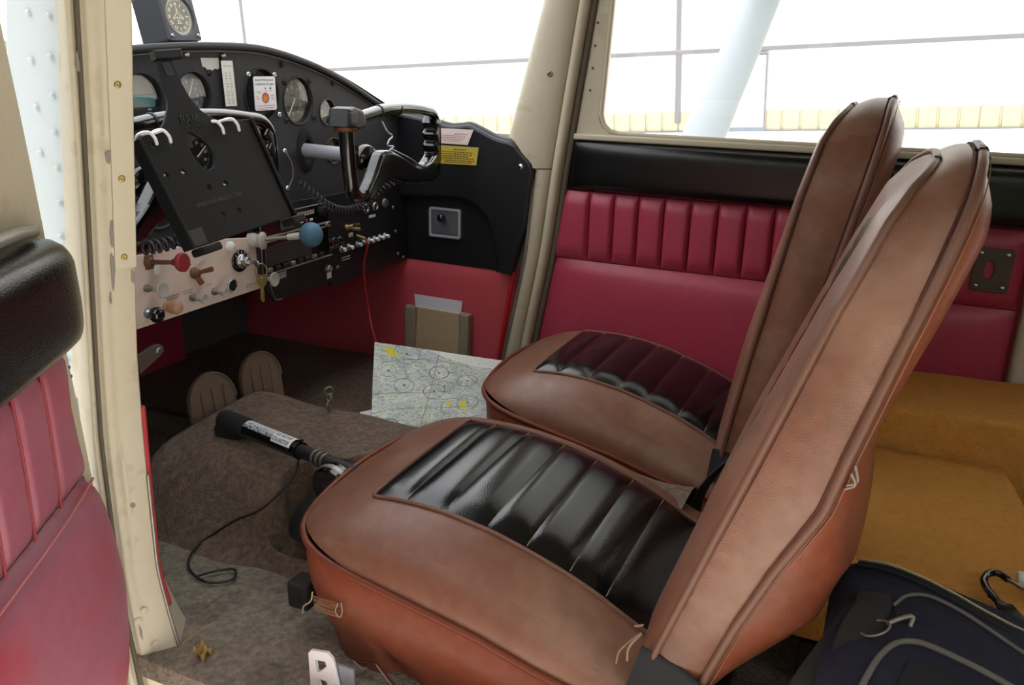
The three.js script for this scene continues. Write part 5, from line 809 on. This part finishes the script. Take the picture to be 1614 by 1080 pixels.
{ // aeronautical chart leaning in the far foot well
  const t = thing('chart', 'unfolded aeronautical chart with rings and yellow towns leaning in the foot well', 'chart');
  const tx = canvasTex(1024, 1024, (x, w, h) => {
    let s = 99; const r = () => { s = (s * 1103515245 + 12345) % 2147483648; return s / 2147483648; };
    x.fillStyle = '#d8e0d0'; x.fillRect(0, 0, w, h);
    for (let i = 0; i < 260; i++) { x.fillStyle = ['rgba(205,212,196,.5)', 'rgba(170,190,170,.35)', 'rgba(190,190,205,.4)', 'rgba(214,216,206,.5)', 'rgba(176,188,196,.3)'][i % 5]; x.beginPath(); x.ellipse(r() * w, r() * h, 20 + r() * 90, 14 + r() * 60, r() * 3, 0, 7); x.fill(); }
    for (let i = 0; i < 420; i++) { x.strokeStyle = ['rgba(70,80,76,.55)', 'rgba(90,110,90,.5)', 'rgba(86,80,110,.5)', 'rgba(110,96,90,.45)'][i % 4]; x.lineWidth = 1 + r() * 1.6; let a = r() * w, b = r() * h, d = r() * 6.3; x.beginPath(); x.moveTo(a, b); for (let k = 0; k < 8; k++) { d += (r() - 0.5) * 1.4; a += Math.cos(d) * 22; b += Math.sin(d) * 22; x.lineTo(a, b); } x.stroke(); }
    for (let i = 0; i < 1500; i++) { x.fillStyle = ['rgba(50,54,60,.6)', 'rgba(60,80,64,.6)', 'rgba(80,60,80,.5)'][i % 3]; const a = r() * w, b = r() * h; for (let k = 0; k < 3; k++) x.fillRect(a + k * 7, b, 5, 3 + r() * 2); }
    const ring = (a, b, q, lw, col) => { x.strokeStyle = col; x.lineWidth = lw; x.beginPath(); x.arc(a, b, q, 0, 7); x.stroke(); x.fillStyle = 'rgba(40,44,52,.8)'; x.beginPath(); x.arc(a, b, 9, 0, 7); x.fill(); };
    for (const [a, b, q, l, c] of [[520, 250, 78, 7, 'rgba(84,76,98,.8)'], [250, 420, 80, 6, 'rgba(90,92,96,.75)'], [500, 480, 88, 6, 'rgba(80,76,92,.75)'], [580, 420, 70, 5, 'rgba(80,76,92,.6)'], [760, 350, 82, 6, 'rgba(88,80,96,.75)'], [150, 860, 86, 9, 'rgba(96,100,98,.85)'], [820, 90, 96, 5, 'rgba(120,104,128,.6)'], [660, 660, 84, 5, 'rgba(76,74,104,.7)'], [800, 640, 90, 5, 'rgba(76,74,84,.7)'], [250, 80, 100, 5, 'rgba(80,80,100,.7)'], [1000, 130, 80, 4, 'rgba(130,110,130,.6)'], [120, 270, 60, 4, 'rgba(90,90,100,.5)']]) ring(a, b, q, l, c);
    x.strokeStyle = 'rgba(60,66,66,.8)'; x.lineWidth = 4; for (const [a, b, c, d, e, g] of [[0, 500, 300, 520, 640, 480], [60, 200, 400, 60, 700, 140], [500, 0, 480, 500, 400, 1000], [700, 200, 900, 500, 1024, 560], [0, 700, 400, 640, 900, 700]]) { x.beginPath(); x.moveTo(a, b); x.quadraticCurveTo(c, d, e, g); x.stroke(); }
    for (const [a, b, q] of [[120, 60, 42], [150, 100, 34], [110, 110, 26], [640, 640, 34], [760, 650, 48], [780, 690, 30]]) { x.fillStyle = 'rgba(226,214,40,.85)'; x.beginPath(); for (let k = 0; k < 9; k++) { const an = k / 9 * 6.28, rr = q * (0.6 + 0.4 * r()); x.lineTo(a + rr * Math.cos(an), b + rr * Math.sin(an)); } x.fill(); }
    x.fillStyle = 'rgba(240,240,236,.75)'; x.beginPath(); x.moveTo(420, 0); x.lineTo(1024, 0); x.lineTo(1024, 160); x.quadraticCurveTo(640, 120, 420, 0); x.fill();
    x.strokeStyle = 'rgba(255,255,255,.5)'; x.lineWidth = 3; x.beginPath(); x.moveTo(512, 0); x.lineTo(512, 1024); x.moveTo(0, 560); x.lineTo(1024, 560); x.stroke();
  });
  part('sheet', sheet([0.252, 0.133, -0.903], [0.4, 0.088, -0.685], [0.2, 0.02, -0.635], [0.035, 0.016, -0.775], 0.0008, 20, (u, v) => 0.004 * Math.sin(u * 9) * v + 0.003 * Math.cos(v * 8 + u * 3)), printMat(tx, 0.6), t);
  part('folded_corner', sheet([0.11, 0.05, -0.845], [0.13, 0.055, -0.82], [0.068, 0.006, -0.775], [0.046, 0.004, -0.8], 0.0008), M.paper, t, 'pale folded flap');
  rebase(t, 0.15, 0.01, -0.67);
}
// ---------------------------------------------------------------- things on the floor and behind the seats
{
  const b = thing('seat_rail', 'white metal rail with triangular holes beside the near seat', 'rail');
  const holes = [[[-0.512, 0.04], [-0.497, 0.042], [-0.495, 0.035], [-0.505, 0.024], [-0.510, 0.023]], [[-0.510, 0.016], [-0.497, 0.016], [-0.494, 0.008], [-0.499, 0.0045], [-0.507, 0.003]]];
  part('perforated_side', extrX([[-0.520, -0.004], [-0.520, 0.045], [-0.516, 0.05], [-0.494, 0.054], [-0.487, 0.048], [-0.478, -0.004]], 0.004, 0.0008, -0.475, holes), M.whitePlastic, b); part('web', rbox(0.004, 0.04, 0.03, 0.001, -0.468, 0.018, -0.479), std(0x8d8f9a, 0.5, 0.5), b); rebase(b, -0.472, 0, -0.5);
  const l = thing('dry_leaf', 'crumpled yellow-brown scrap lying by the door sill', 'debris');
  part('scrap', grid(14, 14, (u, v) => { const x = (u - 0.5), y = (v - 0.5), r = Math.hypot(x, y); return [-0.486 + x * 0.018, 0.007 + 0.005 * Math.sin(u * 9 + v * 5) + 0.003 * Math.cos(v * 11), -0.663 + y * 0.022 * (1 - 0.4 * r)]; }), M.leaf, l);
  part('straw', [tube([[-0.49, 0.01, -0.69], [-0.47, 0.02, -0.68], [-0.46, 0.03, -0.665]], 0.0006), tube([[-0.5, 0.02, -0.68], [-0.48, 0.012, -0.69], [-0.465, 0.014, -0.7]], 0.0006)], M.leaf, l).userData.kind = 'stuff'; rebase(l, -0.486, 0, -0.663);
}
{ // foam
  const a = thing('foam_block', 'yellow foam block standing on edge against the far wall', 'foam');
  part('block', boxUV(grid(64, 60, (u, v) => { // rounded bar along z, rough top edge
    const z = lerp(-0.06, 0.62, v), an = u * 2 * Math.PI, e = (q, k) => Math.sign(q) * Math.abs(q) ** k, x = 0.35 + 0.105 * e(Math.cos(an), 0.12), y = 0.09 + 0.088 * e(Math.sin(an), 0.12);
    return [x + 0.003 * fbm(z, y, 9, 3, 7), y + 0.004 * fbm(z * 1.3, x, 17, 3, 9) - 0.002 + 0.03 * (z - 0.07) * (y > 0.1 ? 1 : 0), z];
  }, true)), M.foam, a); rebase(a, 0.35, 0, 0.28);
  for (const z of [-0.06, 0.62]) { const cap = extr(rrectPts(0.247, 0.003, 0.454, 0.176, 0.02), 0.01, 0.002); part('cut_face', boxUV(cap.translate(0, 0, z + 0.004)), M.foam, a); a.children.at(-1).position.sub(a.position); }
  const b = thing('foam_sheet', 'flat yellow foam sheet lying behind the near seat', 'foam');
  const edge = []; for (let i = 0; i <= 24; i++) { const x = lerp(0.21, -0.34, i / 24); edge.push([x, 0.0]); }
  const o = [[0.236, -0.045]]; for (let i = 0; i <= 16; i++) { const z = lerp(-0.045, 0.195, i / 16); o.push([0.236 + 0.005 * (hash(i, 2, 3) - 0.5), z]); } for (let i = 0; i <= 16; i++) o.push([lerp(0.236, -0.235, i / 16), lerp(0.2, 0.25, i / 16) + 0.004 * (hash(i, 4, 3) - 0.5)]); o.push([-0.235, -0.04]);
  const g = extr(o.map(([x, z]) => [x, -z]), 0.06, 0.004).rotateX(-Math.PI / 2);
  part('sheet', boxUV(g.translate(0, 0.118, 0)), M.foam, b); b.children[0].rotation.z = -0.02; rebase(b, 0, 0.058, 0.08);
  const bx = thing('baggage_shelf', 'dark shelf board under the foam', 'shelf'); part('board', rbox(0.46, 0.05, 0.6, 0.004, 0.0, 0.03, 0.27), M.darkMat, bx); bx.userData.label = 'dark baggage board under the flat foam sheet';
}
{ // navy bag behind the near seat
  const t = thing('duffel_bag', 'navy bag with zip, grey piping and ring lying behind the near seat', 'bag');
  const top = (x, z) => { const q = clamp((x + 0.5) / 0.2); return 0.214 - 0.03 * (1 - q) ** 1.5 - 0.015 * smooth(0.05, -0.05, z) + 0.005 * Math.sin(z * 40 + x * 25) * 0.6; };
  const cxz = (a) => [ -0.405 + 0.1 * Math.sign(Math.cos(a)) * Math.abs(Math.cos(a)) ** 0.22, 0.23 + 0.235 * Math.sign(Math.sin(a)) * Math.abs(Math.sin(a)) ** 0.22];
  const skew = (x, z) => x - 0.42 * (z - 0.08);            // zip edge runs slantwise
  const S = (x, z) => skew(x, z);
  part('bag_body', boxUV(grid(72, 26, (u, v) => { const a = u * 2 * Math.PI, [x0, z] = cxz(a); const x = x0; if (v < 0.5) { const k = v * 2, bl = 1 + 0.05 * Math.sin(k * Math.PI); return [S(-0.405 + (x + 0.405) * bl, z), lerp(0.0, top(x, z) - 0.008, k), z]; } const k = (v - 0.5) * 2, r = 1 - k ** 1.3; const xx = -0.405 + (x + 0.405) * r, zz = 0.23 + (z - 0.23) * r; return [S(xx, zz), top(xx, zz) - 0.008 + 0.01 * (1 - (1 - Math.min(1, k * 5)) ** 2), zz]; }, true)), M.navy, t);
  const Y = (x, z) => top(x + 0.42 * (z - 0.08), z) + 0.002;
  const line = (pts, o = 0.001) => pts.map(([x, z]) => [x, Y(x, z) + o, z]);
  part('zip_tape', ribbon(line([[-0.297, 0.016], [-0.306, 0.042], [-0.32, 0.07], [-0.335, 0.097], [-0.35, 0.125], [-0.365, 0.16], [-0.4, 0.25]], 0.001), [1, 0.1, 0.45], 0.012, 0.002), M.navyDark, t, 'dark zip tape');
  const zt = new THREE.CatmullRomCurve3(line([[-0.294, 0.016], [-0.303, 0.042], [-0.317, 0.07], [-0.332, 0.097], [-0.347, 0.125], [-0.361, 0.16], [-0.397, 0.25]], 0.003).map((p) => V(...p))), teeth = [];
  for (let i = 0; i < 130; i++) { const p = zt.getPointAt(i / 129); teeth.push(new THREE.BoxGeometry(0.0042, 0.0016, 0.0007).rotateY(0.45).translate(p.x, p.y, p.z)); }
  part('zip_teeth', teeth, M.zip, t, 'metal zip teeth').userData.kind = 'stuff';
  part('upper_piping', tube(line([[-0.356, 0.05], [-0.343, 0.06], [-0.34, 0.075], [-0.352, 0.1], [-0.37, 0.126], [-0.39, 0.155], [-0.43, 0.22]]), 0.0018, 60), M.bagPipe, t, 'grey piping');
  part('pocket_piping', tube(line([[-0.474, 0.028], [-0.45, 0.034], [-0.42, 0.044], [-0.402, 0.056], [-0.398, 0.07], [-0.411, 0.1], [-0.426, 0.126], [-0.46, 0.19]]), 0.0028, 70), M.bagPipe, t, 'grey piping round the pocket');
  part('pocket_flap', ribbon(line([[-0.44, 0.06], [-0.45, 0.1], [-0.47, 0.15]], 0.0), [1, 0.15, 0.4], 0.05, 0.006), M.navyDark, t);
  const ring = []; for (let i = 0; i < 18; i++) { const a = i / 18 * 2 * Math.PI; ring.push([-0.398 + 0.0115 * Math.cos(a), Y(-0.398, 0.038) + 0.006 + 0.006 * Math.sin(a), 0.036 + 0.011 * Math.sin(a)]); }
  part('ring', tube(ring, 0.0012, 50, true), M.dullMetal, t, 'metal ring');
  part('ring_clip', tube([[-0.388, Y(-0.388, 0.047) + 0.006, 0.046], [-0.382, Y(-0.38, 0.056) + 0.008, 0.055], [-0.376, Y(-0.37, 0.064) + 0.006, 0.065], [-0.382, Y(-0.38, 0.062) + 0.003, 0.064]], 0.0022), M.dullMetal, t, 'metal swivel clip');
  rebase(t, -0.4, 0, 0.15);
  const s = thing('shoulder_strap', 'dark olive webbing strap lying beside the near seat back', 'strap');
  part('strap', ribbon([[-0.325, 0.206, 0.04], [-0.372, 0.2, 0.026], [-0.405, 0.18, 0.01], [-0.44, 0.15, -0.01], [-0.478, 0.1, -0.03], [-0.505, 0.03, -0.045]], [0.3, 0.2, 1], 0.034, 0.003), M.strap, s);
  part('strap_end', ribbon([[-0.345, 0.208, 0.032], [-0.37, 0.21, 0.032], [-0.405, 0.198, 0.022], [-0.43, 0.17, 0.016]], [0.35, 0.1, 1], 0.03, 0.003), M.strap, s); rebase(s, -0.4, 0.18, -0.01);
  const h = thing('hook_clamp', 'black plastic-wrapped hook with a steel rod lying on the foam sheet', 'hook');
  const fy = 0.129;
  part('hook', tube([[-0.124, fy + 0.004, 0.172], [-0.119, fy + 0.006, 0.163], [-0.124, fy + 0.006, 0.154], [-0.14, fy + 0.005, 0.1475], [-0.156, fy + 0.004, 0.15], [-0.173, fy + 0.004, 0.157]], 0.0042, 50), M.gloss, h, 'black hook');
  part('wrap', boxUV(ribbon([[-0.17, fy + 0.003, 0.156], [-0.184, fy + 0.005, 0.163], [-0.196, fy + 0.004, 0.17], [-0.225, fy + 0.002, 0.186]], [1, 0, -0.9], 0.016, 0.005)), M.blackVinylDull, h, 'torn black wrapping');
  part('wrap_shred', tube([[-0.19, fy + 0.003, 0.162], [-0.2, fy + 0.003, 0.161], [-0.208, fy, 0.162]], 0.002), M.blackVinylDull, h);
  part('steel_rod', rod([-0.125, fy + 0.004, 0.171], [-0.15, fy + 0.004, 0.2], 0.002), M.steel, h);
  part('white_block', rbox(0.02, 0.01, 0.03, 0.003, -0.118, fy + 0.005, 0.197), M.whitePlastic, h); rebase(h, -0.15, fy, 0.165);
}
renderer.render(scene, camera);
